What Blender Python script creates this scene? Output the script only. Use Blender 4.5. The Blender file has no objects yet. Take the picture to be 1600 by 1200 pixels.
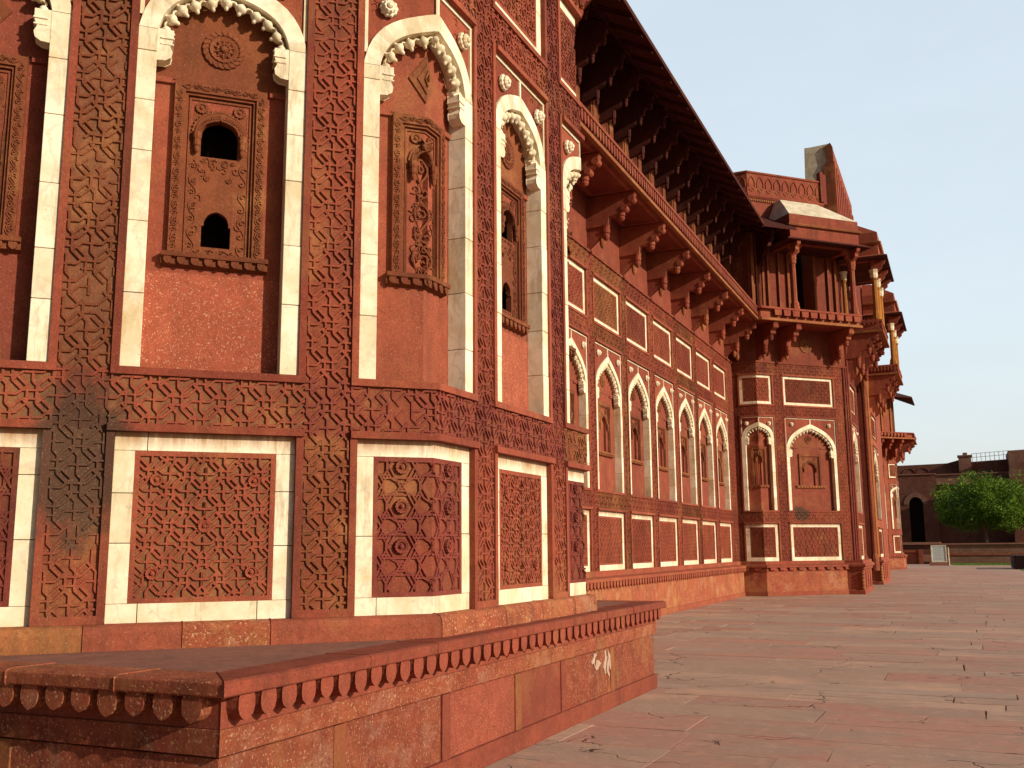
import bpy, math, random
from math import sin, cos, pi, radians, sqrt, tan, atan2
from mathutils import Vector, Matrix
random.seed(7)
S = bpy.context.scene
COL = S.collection
# ------------------------------------------------------------------ camera
F_PX, TH, RO, YAW, CAMH = 1547., radians(9.49), radians(0.46), radians(24.2), 1.6
fh = Vector((-sin(YAW), cos(YAW), 0)); up = Vector((0, 0, 1))
fwd = (fh*cos(TH) + up*sin(TH)).normalized()
r0 = fwd.cross(up).normalized(); u0 = r0.cross(fwd)
rt = r0*cos(RO) - u0*sin(RO); uu = u0*cos(RO) + r0*sin(RO)
cam = bpy.data.cameras.new('camera'); co = bpy.data.objects.new('camera', cam); COL.objects.link(co)
m = Matrix.Identity(4)
for i in range(3):
    m[i][0] = rt[i]; m[i][1] = uu[i]; m[i][2] = -fwd[i]
m[0][3], m[1][3], m[2][3] = 0, 0, CAMH
co.matrix_world = m
cam.sensor_width = 36; cam.lens = 36*F_PX/1600; cam.clip_end = 3000; cam.clip_start = .05
S.camera = co
# ------------------------------------------------------------------ world, sun, exposure
SUN_EL, SUN_PHI = radians(21), radians(9.5)      # towards the sun: +X turned SUN_PHI towards -Y
w = bpy.data.worlds.new('World'); S.world = w; w.use_nodes = True
nt = w.node_tree; nt.nodes.clear()
sky = nt.nodes.new('ShaderNodeTexSky'); sky.sky_type = 'NISHITA'; sky.sun_disc = False
sky.sun_elevation = SUN_EL; sky.sun_rotation = pi/2 + SUN_PHI
sky.air_density = 1.0; sky.dust_density = 3.0; sky.ozone_density = 1.5; sky.altitude = 100
bg = nt.nodes.new('ShaderNodeBackground'); bg.inputs[1].default_value = 0.06
wo = nt.nodes.new('ShaderNodeOutputWorld')
# pale haze glow added over the north (+Y) only, so shade elsewhere stays dark
tc = nt.nodes.new('ShaderNodeTexCoord'); sx = nt.nodes.new('ShaderNodeSeparateXYZ'); nt.links.new(tc.outputs['Generated'], sx.inputs[0])
my = nt.nodes.new('ShaderNodeMapRange'); my.interpolation_type = 'SMOOTHSTEP'
my.inputs['From Min'].default_value = .0; my.inputs['From Max'].default_value = .60; nt.links.new(sx.outputs['Y'], my.inputs['Value'])
hz = nt.nodes.new('ShaderNodeValToRGB'); he = hz.color_ramp.elements
he[0].position = 0; he[0].color = (.63, .65, .63, 1); he[1].position = .62; he[1].color = (.585, .67, .725, 1)
e_ = he.new(.22); e_.color = (.62, .69, .71, 1)
nt.links.new(sx.outputs['Z'], hz.inputs[0])
cn = nt.nodes.new('ShaderNodeTexNoise'); cn.inputs['Scale'].default_value = 2.2; cn.inputs['Detail'].default_value = 7; cn.inputs['Roughness'].default_value = .6
cm_ = nt.nodes.new('ShaderNodeMapping'); cm_.inputs['Scale'].default_value = (1, 1, 3.2); nt.links.new(tc.outputs['Generated'], cm_.inputs[0]); nt.links.new(cm_.outputs[0], cn.inputs['Vector'])
cr = nt.nodes.new('ShaderNodeMapRange'); cr.inputs['From Min'].default_value = .35; cr.inputs['From Max'].default_value = .75; cr.inputs['To Min'].default_value = .965; cr.inputs['To Max'].default_value = 1.06; nt.links.new(cn.outputs[0], cr.inputs['Value'])
cmul = nt.nodes.new('ShaderNodeMath'); cmul.operation = 'MULTIPLY'
bg2 = nt.nodes.new('ShaderNodeBackground'); nt.links.new(hz.outputs[0], bg2.inputs[0]); nt.links.new(my.outputs[0], cmul.inputs[0]); nt.links.new(cr.outputs[0], cmul.inputs[1]); nt.links.new(cmul.outputs[0], bg2.inputs[1])
add = nt.nodes.new('ShaderNodeAddShader'); nt.links.new(sky.outputs[0], bg.inputs[0])
nt.links.new(bg.outputs[0], add.inputs[0]); nt.links.new(bg2.outputs[0], add.inputs[1]); nt.links.new(add.outputs[0], wo.inputs[0])
sd = bpy.data.lights.new('sun', 'SUN'); sd.energy = 4.9; sd.angle = radians(.55); sd.color = (1, .90, .74)
so = bpy.data.objects.new('sun', sd); COL.objects.link(so)
sv = Vector((cos(SUN_PHI)*cos(SUN_EL), -sin(SUN_PHI)*cos(SUN_EL), sin(SUN_EL)))
so.rotation_euler = sv.to_track_quat('Z', 'Y').to_euler(); so.location = (30, 0, 40)
vs = S.view_settings; vs.view_transform = 'Standard'; vs.look = 'None'; vs.exposure = 0; vs.gamma = 1
S.cycles.max_bounces = 6
# ------------------------------------------------------------------ materials
def nodes(name):
    mt = bpy.data.materials.new(name); mt.use_nodes = True
    n = mt.node_tree; n.nodes.clear()
    o = n.nodes.new('ShaderNodeOutputMaterial'); b = n.nodes.new('ShaderNodeBsdfPrincipled')
    n.links.new(b.outputs[0], o.inputs[0]); b.inputs['Specular IOR Level'].default_value = .12
    return mt, n, b
def N(n, t, **k):
    x = n.nodes.new(t)
    for a, v in k.items():
        if a in x.inputs.keys(): x.inputs[a].default_value = v
        else: setattr(x, a, v)
    return x
def noise(n, scale, detail=4, rough=.6, vec=None, stretch=None):
    x = n.nodes.new('ShaderNodeTexNoise'); x.inputs['Scale'].default_value = scale
    x.inputs['Detail'].default_value = detail; x.inputs['Roughness'].default_value = rough
    if vec is None: vec = n.nodes.new('ShaderNodeNewGeometry').outputs['Position']
    if stretch:
        mp = n.nodes.new('ShaderNodeMapping'); mp.inputs['Scale'].default_value = stretch
        n.links.new(vec, mp.inputs[0]); vec = mp.outputs[0]
    n.links.new(vec, x.inputs['Vector']); return x.outputs['Fac']
def ramp(n, fac, stops):
    r = n.nodes.new('ShaderNodeValToRGB'); el = r.color_ramp.elements
    while len(el) < len(stops): el.new(.5)
    for e, (p, c) in zip(el, stops):
        e.position = p; e.color = (*c, 1) if len(c) == 3 else c
    n.links.new(fac, r.inputs[0]); return r.outputs[0]
def g(v): return (v, v, v)
def mix(n, fac, a, b, mode='MIX'):
    x = n.nodes.new('ShaderNodeMix'); x.data_type = 'RGBA'; x.blend_type = mode
    for sck, v in ((x.inputs[0], fac), (x.inputs[6], a), (x.inputs[7], b)):
        if hasattr(v, 'links') or isinstance(v, bpy.types.NodeSocket): n.links.new(v, sck)
        else: sck.default_value = v if isinstance(v, float) else (*v, 1)
    return x.outputs[2]
def bump(n, b, h, strength, dist, prev=None):
    x = n.nodes.new('ShaderNodeBump'); x.inputs['Strength'].default_value = strength
    x.inputs['Distance'].default_value = dist; n.links.new(h, x.inputs['Height'])
    if prev is not None: n.links.new(prev, x.inputs['Normal'])
    n.links.new(x.outputs[0], b.inputs['Normal']); return x.outputs[0]
def sandstone(name, c1, c2, speck=.5, pale=(.50, .29, .17), yellow=.35, rough=.85, bumpy=1., specks=90., stain=.6, blotch=0.):
    k_ = (1.04, .92, .82); c1 = tuple(a*q for a, q in zip(c1, k_)); c2 = tuple(a*q for a, q in zip(c2, k_))
    mt, n, b = nodes(name)
    base = mix(n, ramp(n, noise(n, 1.7, 7, .7), [(.38, g(0)), (.60, g(1))]), c1, c2)
    base = mix(n, ramp(n, noise(n, 7., 6, .75), [(.44, g(.45)), (.56, g(0))]), base, tuple(v*.62 for v in c1))
    yel = ramp(n, noise(n, 1.1, 7, .7), [(.53, g(0)), (.64, g(yellow))])
    base = mix(n, yel, base, (.36, .15, .055))
    # rain streaks and grime with a shape of their own
    st = ramp(n, noise(n, 1.3, 7, .75, stretch=(2.6, 2.6, .45)), [(.51, g(0)), (.66, g(stain))])
    base = mix(n, st, base, (c1[0]*.36, c1[1]*.5, c1[2]*.55))
    # one sooty patch on the first pilaster of the near bastion and small ones elsewhere
    for (qx, qy, qz, r_, sq_) in ((-5.26, 4.73, 2.22, .36, .60), (-5.0, 35.2, 2.75, .36, 1.2)):
        gp = n.nodes.new('ShaderNodeNewGeometry').outputs['Position']
        vm = n.nodes.new('ShaderNodeVectorMath'); vm.operation = 'SUBTRACT'; n.links.new(gp, vm.inputs[0]); vm.inputs[1].default_value = (qx, qy, qz)
        v2 = n.nodes.new('ShaderNodeVectorMath'); v2.operation = 'MULTIPLY'; n.links.new(vm.outputs[0], v2.inputs[0]); v2.inputs[1].default_value = (1, 1, sq_)
        ln = n.nodes.new('ShaderNodeVectorMath'); ln.operation = 'LENGTH'; n.links.new(v2.outputs[0], ln.inputs[0])
        ma = n.nodes.new('ShaderNodeMath'); ma.operation = 'MULTIPLY_ADD'; n.links.new(noise(n, 6., 6, .7), ma.inputs[0]); ma.inputs[1].default_value = -.5; n.links.new(ln.outputs['Value'], ma.inputs[2])
        base = mix(n, ramp(n, ma.outputs[0], [(max(0, r_*.35-.25+.05), g(.85)), (r_*1.0-.22, g(0))]), base, (.062, .040, .026))
    if blotch: base = mix(n, ramp(n, noise(n, 1.6, 7, .75, stretch=(1, 1, 1.2)), [(.54, g(0)), (.60, g(blotch))]), base, (.46, .25, .16))
    sp = ramp(n, noise(n, specks, 3, .5), [(.60, g(0)), (.67, g(speck))])
    base = mix(n, sp, base, pale)
    sp2 = ramp(n, noise(n, 40., 6, .75), [(.36, g(.55)), (.46, g(0))])
    base = mix(n, sp2, base, tuple(v*.4 for v in c1))
    ob = n.nodes.new('ShaderNodeObjectInfo')      # every block of stone has its own tone
    base = mix(n, 1., base, ramp(n, ob.outputs['Random'], [(0, (.76, .74, .76)), (.5, (1, 1, 1)), (1, (1.10, 1.16, 1.10))]), 'MULTIPLY')
    n.links.new(base, b.inputs['Base Color']); b.inputs['Roughness'].default_value = rough
    p = bump(n, b, noise(n, 11., 9, .75), .7*bumpy, .016)
    bump(n, b, noise(n, 110., 4, .65), .55*bumpy, .005, p)
    return mt
M = {}
M['red'] = sandstone('red_sandstone', (.30, .076, .046), (.235, .062, .040), .22)
M['plain'] = sandstone('smooth_red_sandstone', (.295, .080, .049), (.230, .062, .041), .25, stain=.5)
M['speckled'] = sandstone('speckled_red_sandstone', (.35, .096, .058), (.30, .078, .050), .65, (.62, .36, .22), .1, specks=85., stain=.3)
M['brown'] = sandstone('brown_sandstone', (.215, .072, .033), (.17, .052, .028), .2, yellow=.6)
M['ochre'] = sandstone('ochre_sandstone', (.33, .135, .055), (.26, .085, .042), .25, yellow=.7)
M['purple'] = sandstone('purplish_sandstone', (.235, .056, .043), (.18, .046, .037), .15, stain=.5)
M['ground'] = sandstone('weathered_recess_shade_stone', (.235, .062, .037), (.185, .060, .034), .2, yellow=.6)  # brownish recess stone, darkened further to deepen the shade between the ridges
M['groundt'] = sandstone('weathered_tan_recess_shade_stone', (.225, .098, .052), (.18, .070, .038), .2, yellow=.7)  # tan recess stone; its colour also carries the shade of the carving
M['soffit'] = sandstone('shade_darkened_soffit_stone', (.075, .019, .015), (.06, .016, .013), .1, yellow=.1)  # eave shade put into the colour: darker than the red stone elsewhere
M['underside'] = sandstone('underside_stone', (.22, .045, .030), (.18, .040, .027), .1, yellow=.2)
M['platform'] = sandstone('blotched_platform_stone', (.295, .076, .046), (.335, .108, .056), .75, (.60, .34, .19), .85, specks=60., bumpy=2.0, blotch=.28)
M['ledge'] = sandstone('worn_ledge_stone', (.37, .185, .145), (.31, .15, .12), .35, (.48, .32, .24), .15, stain=.5)
M['yellowstone'] = sandstone('yellow_sandstone', (.42, .20, .04), (.34, .13, .03), .1, yellow=.4)
M['dark'] = sandstone('interior_shade_stone', (.03, .014, .010), (.025, .012, .009), 0., yellow=0.)  # near-black colour standing in for the shade inside openings
def marble(name, c1, c2, stain=.7):
    mt, n, b = nodes(name)
    base = mix(n, ramp(n, noise(n, 3.2, 6, .65), [(.42, g(0)), (.60, g(1))]), c1, c2)
    base = mix(n, ramp(n, noise(n, 2.1, 8, .78, stretch=(1.5, 1.5, .5)), [(.55, g(0)), (.68, g(stain))]), base, (.50, .33, .14))
    base = mix(n, ramp(n, noise(n, 22., 5, .7), [(.30, g(.5)), (.42, g(0))]), base, (.42, .34, .22))
    base = mix(n, ramp(n, noise(n, 1.6, 9, .8, stretch=(3.5, 3.5, .5)), [(.54, g(0)), (.62, g(.55))]), base, (.36, .27, .16))
    gi = n.nodes.new('ShaderNodeNewGeometry')
    # rust washed down from the iron cramps under the lower string course
    sp_ = n.nodes.new('ShaderNodeSeparateXYZ'); n.links.new(gi.outputs['Position'], sp_.inputs[0])
    mr = n.nodes.new('ShaderNodeMapRange'); mr.inputs['From Min'].default_value = 2.24; mr.inputs['From Max'].default_value = 2.42; n.links.new(sp_.outputs['Z'], mr.inputs['Value'])
    lt = n.nodes.new('ShaderNodeMath'); lt.operation = 'LESS_THAN'; lt.inputs[1].default_value = 2.43; n.links.new(sp_.outputs['Z'], lt.inputs[0])
    m1 = n.nodes.new('ShaderNodeMath'); m1.operation = 'MULTIPLY'; n.links.new(mr.outputs[0], m1.inputs[0]); n.links.new(lt.outputs[0], m1.inputs[1])
    m2 = n.nodes.new('ShaderNodeMath'); m2.operation = 'MULTIPLY'; n.links.new(m1.outputs[0], m2.inputs[0]); n.links.new(noise(n, 9., 6, .7, stretch=(1.6, 1.6, .12)), m2.inputs[1])
    base = mix(n, ramp(n, m2.outputs[0], [(.12, g(0)), (.42, g(.85))]), base, (.30, .13, .05))
    base = mix(n, 1., base, ramp(n, gi.outputs['Random Per Island'], [(0, (.84, .80, .72)), (.4, (1, .99, .96)), (1, (1.04, 1.04, 1.05))]), 'MULTIPLY')
    vn = n.nodes.new('ShaderNodeTexWave'); vn.inputs['Scale'].default_value = 1.3; vn.inputs['Distortion'].default_value = 14; vn.inputs['Detail'].default_value = 5; vn.inputs['Detail Scale'].default_value = 1.6
    n.links.new(gi.outputs['Position'], vn.inputs['Vector']); base = mix(n, ramp(n, vn.outputs['Fac'], [(.0, g(.28)), (.07, g(0))]), base, (.40, .34, .27))
    n.links.new(base, b.inputs['Base Color']); b.inputs['Roughness'].default_value = .55
    p = bump(n, b, noise(n, 9., 6, .6), .25, .008); bump(n, b, noise(n, 90., 3, .5), .2, .002, p)
    return mt
M['marble'] = marble('aged_white_marble', (.80, .72, .54), (.68, .57, .38))
M['marble2'] = marble('grey_weathered_marble', (.66, .58, .44), (.50, .42, .30))
def brick(name, c1, c2, c3, sc):
    mt, n, b = nodes(name)
    ps = n.nodes.new('ShaderNodeNewGeometry').outputs['Position']
    mp = n.nodes.new('ShaderNodeMapping'); mp.inputs['Rotation'].default_value = (pi/2, 0, 0)
    n.links.new(ps, mp.inputs[0])
    br = n.nodes.new('ShaderNodeTexBrick'); n.links.new(mp.outputs[0], br.inputs[0])
    br.inputs['Color1'].default_value = (*c1, 1); br.inputs['Color2'].default_value = (*c2, 1); br.inputs['Mortar'].default_value = (*c3, 1)
    br.inputs['Scale'].default_value = sc; br.inputs['Mortar Size'].default_value = .012
    base = mix(n, ramp(n, noise(n, .5, 7, .75), [(.40, g(0)), (.65, g(.7))]), br.outputs[0], tuple(v*.5 for v in c1))
    base = mix(n, ramp(n, noise(n, .35, 5, .7), [(.55, g(0)), (.7, g(.5))]), base, (.25, .17, .11))
    n.links.new(base, b.inputs['Base Color']); b.inputs['Roughness'].default_value = .9
    bump(n, b, noise(n, 3., 8, .7), .6, .06); return mt
M['brick'] = brick('old_red_brick', (.23, .085, .055), (.17, .058, .042), (.19, .105, .075), 1.6)
M['brick2'] = brick('worn_brown_brick', (.30, .15, .10), (.25, .105, .075), (.28, .18, .12), 1.6)
def simple(name, c, rough=.8, var=.3, sc=8.):
    mt, n, b = nodes(name)
    base = mix(n, ramp(n, noise(n, sc, 5, .7), [(.3, g(0)), (.7, g(1))]), c, tuple(v*(1-var) for v in c))
    n.links.new(base, b.inputs['Base Color']); b.inputs['Roughness'].default_value = rough
    bump(n, b, noise(n, sc*4, 4, .6), .3, .01); return mt
M['plaster'] = simple('flaking_pinkish_plaster', (.50, .33, .24), .9, .4, 20.)
M['metal'] = simple('dull_grey_metal', (.25, .24, .25), .5)
M['white'] = simple('white_painted_board', (.62, .66, .60), .6, .12, 14.)
M['bark'] = simple('grey_brown_bark', (.16, .11, .07), .9)
M['darkwood'] = simple('dark_slatted_wood', (.035, .016, .016), .8)
M['earth'] = simple('dusty_earth', (.22, .15, .10), .95)
M['grass'] = simple('mown_green_grass', (.13, .24, .035), .95, .35, 3.)
def leafmat():
    mt, n, b = nodes('green_leaves')
    oi = n.nodes.new('ShaderNodeAttribute'); oi.attribute_name = 'tint'; oi.attribute_type = 'GEOMETRY'
    base = mix(n, oi.outputs['Fac'], (.045, .10, .010), (.17, .27, .024))
    n.links.new(base, b.inputs['Base Color']); b.inputs['Roughness'].default_value = .6
    tr = n.nodes.new('ShaderNodeBsdfTranslucent'); n.links.new(base, tr.inputs[0])
    ms = n.nodes.new('ShaderNodeMixShader'); ms.inputs[0].default_value = .3
    n.links.new(b.outputs[0], ms.inputs[1]); n.links.new(tr.outputs[0], ms.inputs[2])
    n.links.new(ms.outputs[0], n.nodes['Material Output'].inputs[0]); return mt
M['leaf'] = leafmat()
def pavemat():
    mt, n, b = nodes('worn_flagstones')
    at = n.nodes.new('ShaderNodeAttribute'); at.attribute_name = 'tint'; at.attribute_type = 'GEOMETRY'
    base = ramp(n, at.outputs['Fac'], [(0, (.36, .18, .13)), (.35, (.44, .215, .155)), (.6, (.38, .25, .18)), (.8, (.52, .31, .21)), (1, (.36, .26, .20))])
    base = mix(n, ramp(n, noise(n, .8, 7, .7, stretch=(1, 1.8, 1)), [(.42, g(0)), (.60, g(.85))]), base, (.335, .225, .168))
    base = mix(n, ramp(n, noise(n, 6., 7, .75), [(.52, g(0)), (.66, g(.5))]), base, (.58, .32, .22))
    base = mix(n, ramp(n, noise(n, 5., 8, .8, stretch=(.5, 2.4, 1)), [(.56, g(0)), (.66, g(.6))]), base, (.20, .10, .065))
    # fine cracks
    vo = n.nodes.new('ShaderNodeTexVoronoi'); vo.feature = 'DISTANCE_TO_EDGE'; vo.inputs['Scale'].default_value = .9
    ps = n.nodes.new('ShaderNodeNewGeometry').outputs['Position']
    nz = n.nodes.new('ShaderNodeTexNoise'); nz.inputs['Scale'].default_value = 2.2; nz.inputs['Detail'].default_value = 6
    n.links.new(ps, nz.inputs['Vector'])
    ad = n.nodes.new('ShaderNodeVectorMath'); ad.operation = 'MULTIPLY_ADD'
    n.links.new(nz.outputs['Color'], ad.inputs[0]); ad.inputs[1].default_value = (.8, .8, 0); n.links.new(ps, ad.inputs[2])
    n.links.new(ad.outputs[0], vo.inputs['Vector'])
    ck = ramp(n, vo.outputs['Distance'], [(0, g(1)), (.009, g(0))])
    msk = ramp(n, noise(n, .9, 3, .5), [(.52, g(0)), (.57, g(1))])
    ck = mix(n, 1., ck, msk, 'MULTIPLY')
    base = mix(n, ck, base, (.07, .04, .03))
    n.links.new(base, b.inputs['Base Color']); b.inputs['Roughness'].default_value = .75
    p = bump(n, b, noise(n, 4., 9, .75, stretch=(.7, 1.5, 1)), .8, .03)
    p = bump(n, b, noise(n, 60., 5, .7), .5, .004, p)
    x = n.nodes.new('ShaderNodeBump'); x.invert = True; x.inputs['Distance'].default_value = .02
    n.links.new(ck, x.inputs['Height']); n.links.new(p, x.inputs['Normal']); n.links.new(x.outputs[0], b.inputs['Normal'])
    return mt
M['pave'] = pavemat()
# ------------------------------------------------------------------ object helpers
def tag(o, label=None, cat=None, group=None, kind=None):
    if label: o['label'] = label
    if cat: o['category'] = cat
    if group: o['group'] = group
    if kind: o['kind'] = kind
    return o
def thing(name, loc, label, cat, group=None):
    o = bpy.data.objects.new(name, None); COL.objects.link(o); o.location = loc; o.empty_display_size = .3
    return tag(o, label, cat, group)
BASE = {}
def wloc(o):
    v = Vector((0, 0, 0))
    while o is not None: v = v + o.location; o = o.parent
    return v
class MB:
    def __init__(s): s.v = []; s.f = []; s.mi = []; s.mats = []; s.cur = 0
    def mat(s, m):
        if m not in s.mats: s.mats.append(m)
        s.cur = s.mats.index(m); return s
    def add(s, vs, fs):
        k = len(s.v); s.v += vs; s.f += [tuple(i+k for i in f) for f in fs]; s.mi += [s.cur]*len(fs)
    def build(s, name, parent=None, bevel=0, smooth=False, tint=None):
        if not s.f: return None
        me = bpy.data.meshes.new(name)
        off = wloc(parent) if parent is not None else Vector((0, 0, 0))
        me.from_pydata([(a-off.x, b-off.y, c-off.z) for a, b, c in s.v], [], s.f)
        for m_ in s.mats: me.materials.append(M[m_])
        me.polygons.foreach_set('material_index', s.mi)
        if smooth: me.polygons.foreach_set('use_smooth', [True]*len(s.f))
        if tint is not None:
            a = me.attributes.new('tint', 'FLOAT', 'FACE'); a.data.foreach_set('value', tint)
        o = bpy.data.objects.new(name, me); COL.objects.link(o)
        if parent is not None: o.parent = parent
        if bevel:
            md = o.modifiers.new('bevel', 'BEVEL'); md.width = bevel; md.segments = 2; md.limit_method = 'ANGLE'; md.angle_limit = radians(40)
        return o
T22 = tan(radians(22.5)); R2 = sqrt(2)
class Fr:
    """a vertical wall face: s along it, z up, d outwards; ends mitred"""
    def __init__(f, P, t, n, s0, s1, kL=T22, kR=T22): f.P = P; f.t = t; f.n = n; f.s0 = s0; f.s1 = s1; f.kL = kL; f.kR = kR
    def p(f, s, z, d):
        if abs(s-f.s0) < 1e-4: s -= f.kL*d
        elif abs(s-f.s1) < 1e-4: s += f.kR*d
        return (f.P[0]+f.t[0]*s+f.n[0]*d, f.P[1]+f.t[1]*s+f.n[1]*d, z)
BOXF = [(0,1,2,3),(7,6,5,4),(0,4,5,1),(1,5,6,2),(2,6,7,3),(3,7,4,0)]
def box(mb, p, s0, s1, z0, z1, d0, d1):
    mb.add([p(s0,z0,d0),p(s1,z0,d0),p(s1,z1,d0),p(s0,z1,d0),p(s0,z0,d1),p(s1,z0,d1),p(s1,z1,d1),p(s0,z1,d1)], BOXF)
def prism(mb, p, poly, d0, d1):
    k = len(poly)
    mb.add([p(a, b, d0) for a, b in poly]+[p(a, b, d1) for a, b in poly],
           [tuple(range(k)), tuple(range(2*k-1, k-1, -1))]+[(i, (i+1) % k, k+(i+1) % k, k+i) for i in range(k)])
def mould(mb, p, s0, s1, prof):          # profile of (d,z), run along s
    k = len(prof)
    mb.add([p(s0, z, d) for d, z in prof]+[p(s1, z, d) for d, z in prof],
           [tuple(range(k)), tuple(range(2*k-1, k-1, -1))]+[(i, (i+1) % k, k+(i+1) % k, k+i) for i in range(k)])
def ridge(mb, p, pts, w, h, d):
    k = len(pts); vs = []
    for i, (a, b) in enumerate(pts):
        a0, b0 = pts[max(i-1, 0)]; a1, b1 = pts[min(i+1, k-1)]
        dx, dy = a1-a0, b1-b0; L = math.hypot(dx, dy) or 1; nx, ny = -dy/L, dx/L
        for q, hh in ((-.5, 0), (-.34, h), (.34, h), (.5, 0)):
            vs.append(p(a+nx*w*q, b+ny*w*q, d+hh))
    fs = []
    for i in range(k-1):
        for j in range(3): fs.append((4*i+j, 4*i+j+1, 4*i+5+j, 4*i+4+j))
    fs += [(0, 1, 2, 3), (4*k-4, 4*k-3, 4*k-2, 4*k-1)]
    mb.add(vs, fs)
def clip(x0, y0, x1, y1, a, b, c, d):
    t0, t1 = 0., 1.; dx, dy = x1-x0, y1-y0
    for pp, q in ((-dx, x0-a), (dx, b-x0), (-dy, y0-c), (dy, d-y0)):
        if abs(pp) < 1e-9:
            if q < 0: return None
        else:
            r = q/pp
            if pp < 0:
                if r > t1: return None
                t0 = max(t0, r)
            else:
                if r < t0: return None
                t1 = min(t1, r)
    if t1-t0 < .04: return None
    return x0+dx*t0, y0+dy*t0, x0+dx*t1, y0+dy*t1
# strapwork cells: list of segments in unit coordinates
def ngon(cx, cy, r, n, ph=0): return [(cx+r*cos(ph+2*pi*i/n), cy+r*sin(ph+2*pi*i/n)) for i in range(n)]
def loop(pts): return [(*pts[i], *pts[(i+1) % len(pts)]) for i in range(len(pts))]
OCT = []        # overlapping octagons: they cross in #-shapes and small diamonds
for cx, cy in ((0, .5), (.5, 0)):
    A_, B_ = .405, .19
    q = [(A_, B_), (B_, A_), (-B_, A_), (-A_, B_), (-A_, -B_), (-B_, -A_), (B_, -A_), (A_, -B_)]
    OCT += loop([(cx+x, cy+y) for x, y in q])
    for (x, y), (x2, y2) in (((.20, 0), (.405, .19)), ((0, .20), (-.19, .405)), ((-.20, 0), (-.405, -.19)), ((0, -.20), (.19, -.405))):
        OCT += [(cx, cy, cx+x, cy+y), (cx+x, cy+y, cx+x2, cy+y2)]
RND = OCT
STAR = []       # six-fold strapwork, drawn square here and squeezed by asp = 1/sqrt(3)
for cx, cy in ((0, 0), (.5, .5)):
    sq = lambda pts: [(x, cy+(y-cy)*sqrt(3)) for x, y in pts]
    q = sq(ngon(cx, cy, .335, 6, pi/6)); STAR += [(*q[i], *q[(i+2) % 6]) for i in range(6)]
    q = sq(ngon(cx, cy, .235, 12, pi/12)); STAR += loop(q)
LR = random.Random(3)
def lattice(mb, p, x0, x1, z0, z1, cell, pat, d=0., w=.022, h=.016, ox=0., oz=0., asp=1., top='red'):
    cz = cell*asp
    i0 = int(math.floor((x0-ox)/cell))-1; i1 = int(math.ceil((x1-ox)/cell))+1
    j0 = int(math.floor((z0-oz)/cz))-1; j1 = int(math.ceil((z1-oz)/cz))+1
    mb.mat(top)
    for i in range(i0, i1+1):
        for j in range(j0, j1+1):
            for k, (a, b, c, e) in enumerate(pat):
                r = clip(ox+(a+i)*cell, oz+(b+j)*cz, ox+(c+i)*cell, oz+(e+j)*cz, x0, x1, z0, z1)
                if not r: continue
                wr = .5+.5*sin(r[0]*5.3+1.7*sin(r[1]*4.1+x0*7))*sin(r[1]*3.7+x0*3.)      # worn here, crisp there
                if wr < .10 and LR.random() < .35 or LR.random() < .003: continue
                q = LR.uniform(-.0005, .0005); ridge(mb, p, [(r[0]+q, r[1]-q), (r[2]-q, r[3]+q)], w*LR.uniform(.92, 1.08), h*(.55+.5*min(1, wr*1.6))+((k*37) % 11)*.0002, d)
def disc(mb, p, u, z, rings, n=24, scal=0.):      # rings of (r, d); a carved flower
    vs = []; fs = []
    for k, (r, d) in enumerate(rings):
        for i in range(n):
            rr = r*(1-(scal if i % 2 else 0)); a = 2*pi*i/n
            vs.append(p(u+rr*cos(a), z+rr*sin(a), d))
    for k in range(len(rings)-1):
        for i in range(n): fs.append((k*n+i, k*n+(i+1) % n, (k+1)*n+(i+1) % n, (k+1)*n+i))
    fs.append(tuple((len(rings)-1)*n+i for i in range(n)))
    mb.add(vs, fs)
def rosette(mb, p, u, z, r, d, h=.014):
    disc(mb, p, u, z, [(r, d), (r*.97, d+h), (r*.62, d+h*.8), (r*.55, d+h*.3), (r*.42, d+h*.35), (r*.3, d+h*.5), (r*.22, d+h*1.1), (r*.08, d+h*1.2)], 28, .12)
def boss(mb, p, u, z, r, d, h):
    disc(mb, p, u, z, [(r*.75, d), (r, d+h*.25), (r*.95, d+h*.5), (r*.7, d+h*.6), (r*.74, d+h*.78), (r*.6, d+h*.95), (r*.35, d+h*.9), (r*.3, d+h*1.1), (r*.12, d+h*1.2), (.002, d+h*1.18)], 20, .14)
def lathe(mb, c, prof, n=14, ax=None):            # vertical turned piece
    vs = []; fs = []
    for r, z in prof:
        for i in range(n): vs.append((c[0]+r*cos(2*pi*i/n), c[1]+r*sin(2*pi*i/n), c[2]+z))
    for k in range(len(prof)-1):
        for i in range(n): fs.append((k*n+i, k*n+(i+1) % n, (k+1)*n+(i+1) % n, (k+1)*n+i))
    fs.append(tuple(range(n))); fs.append(tuple((len(prof)-1)*n+i for i in range(n)))
    mb.add(vs, fs)
def vine(mb, p, x0, z0, x1, z1, w, pitch, d=0., h=.008):  # scroll between two points, width w
    L = math.hypot(x1-x0, z1-z0); tx, tz = (x1-x0)/L, (z1-z0)/L; nx, nz = -tz, tx
    k = max(2, int(L/pitch)); P = []
    for i in range(k*8+1):
        q = L*i/(k*8); o = sin(i/8*pi)*w*.32
        P.append((x0+tx*q+nx*o, z0+tz*q+nz*o))
    ridge(mb, p, P, w*.13, h, d)
    for i in range(k):
        q = L*(i+.5)/k; sgn = 1 if i % 2 else -1
        cx, cz = x0+tx*q+nx*w*.08*sgn, z0+tz*q+nz*w*.08*sgn
        sp = [(cx+cos(a*sgn)*r, cz+sin(a*sgn)*r) for a, r in [(j*.85, w*(.05+.037*j)) for j in range(8)]]
        ridge(mb, p, sp, w*.11, h*1.2, d)
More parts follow.
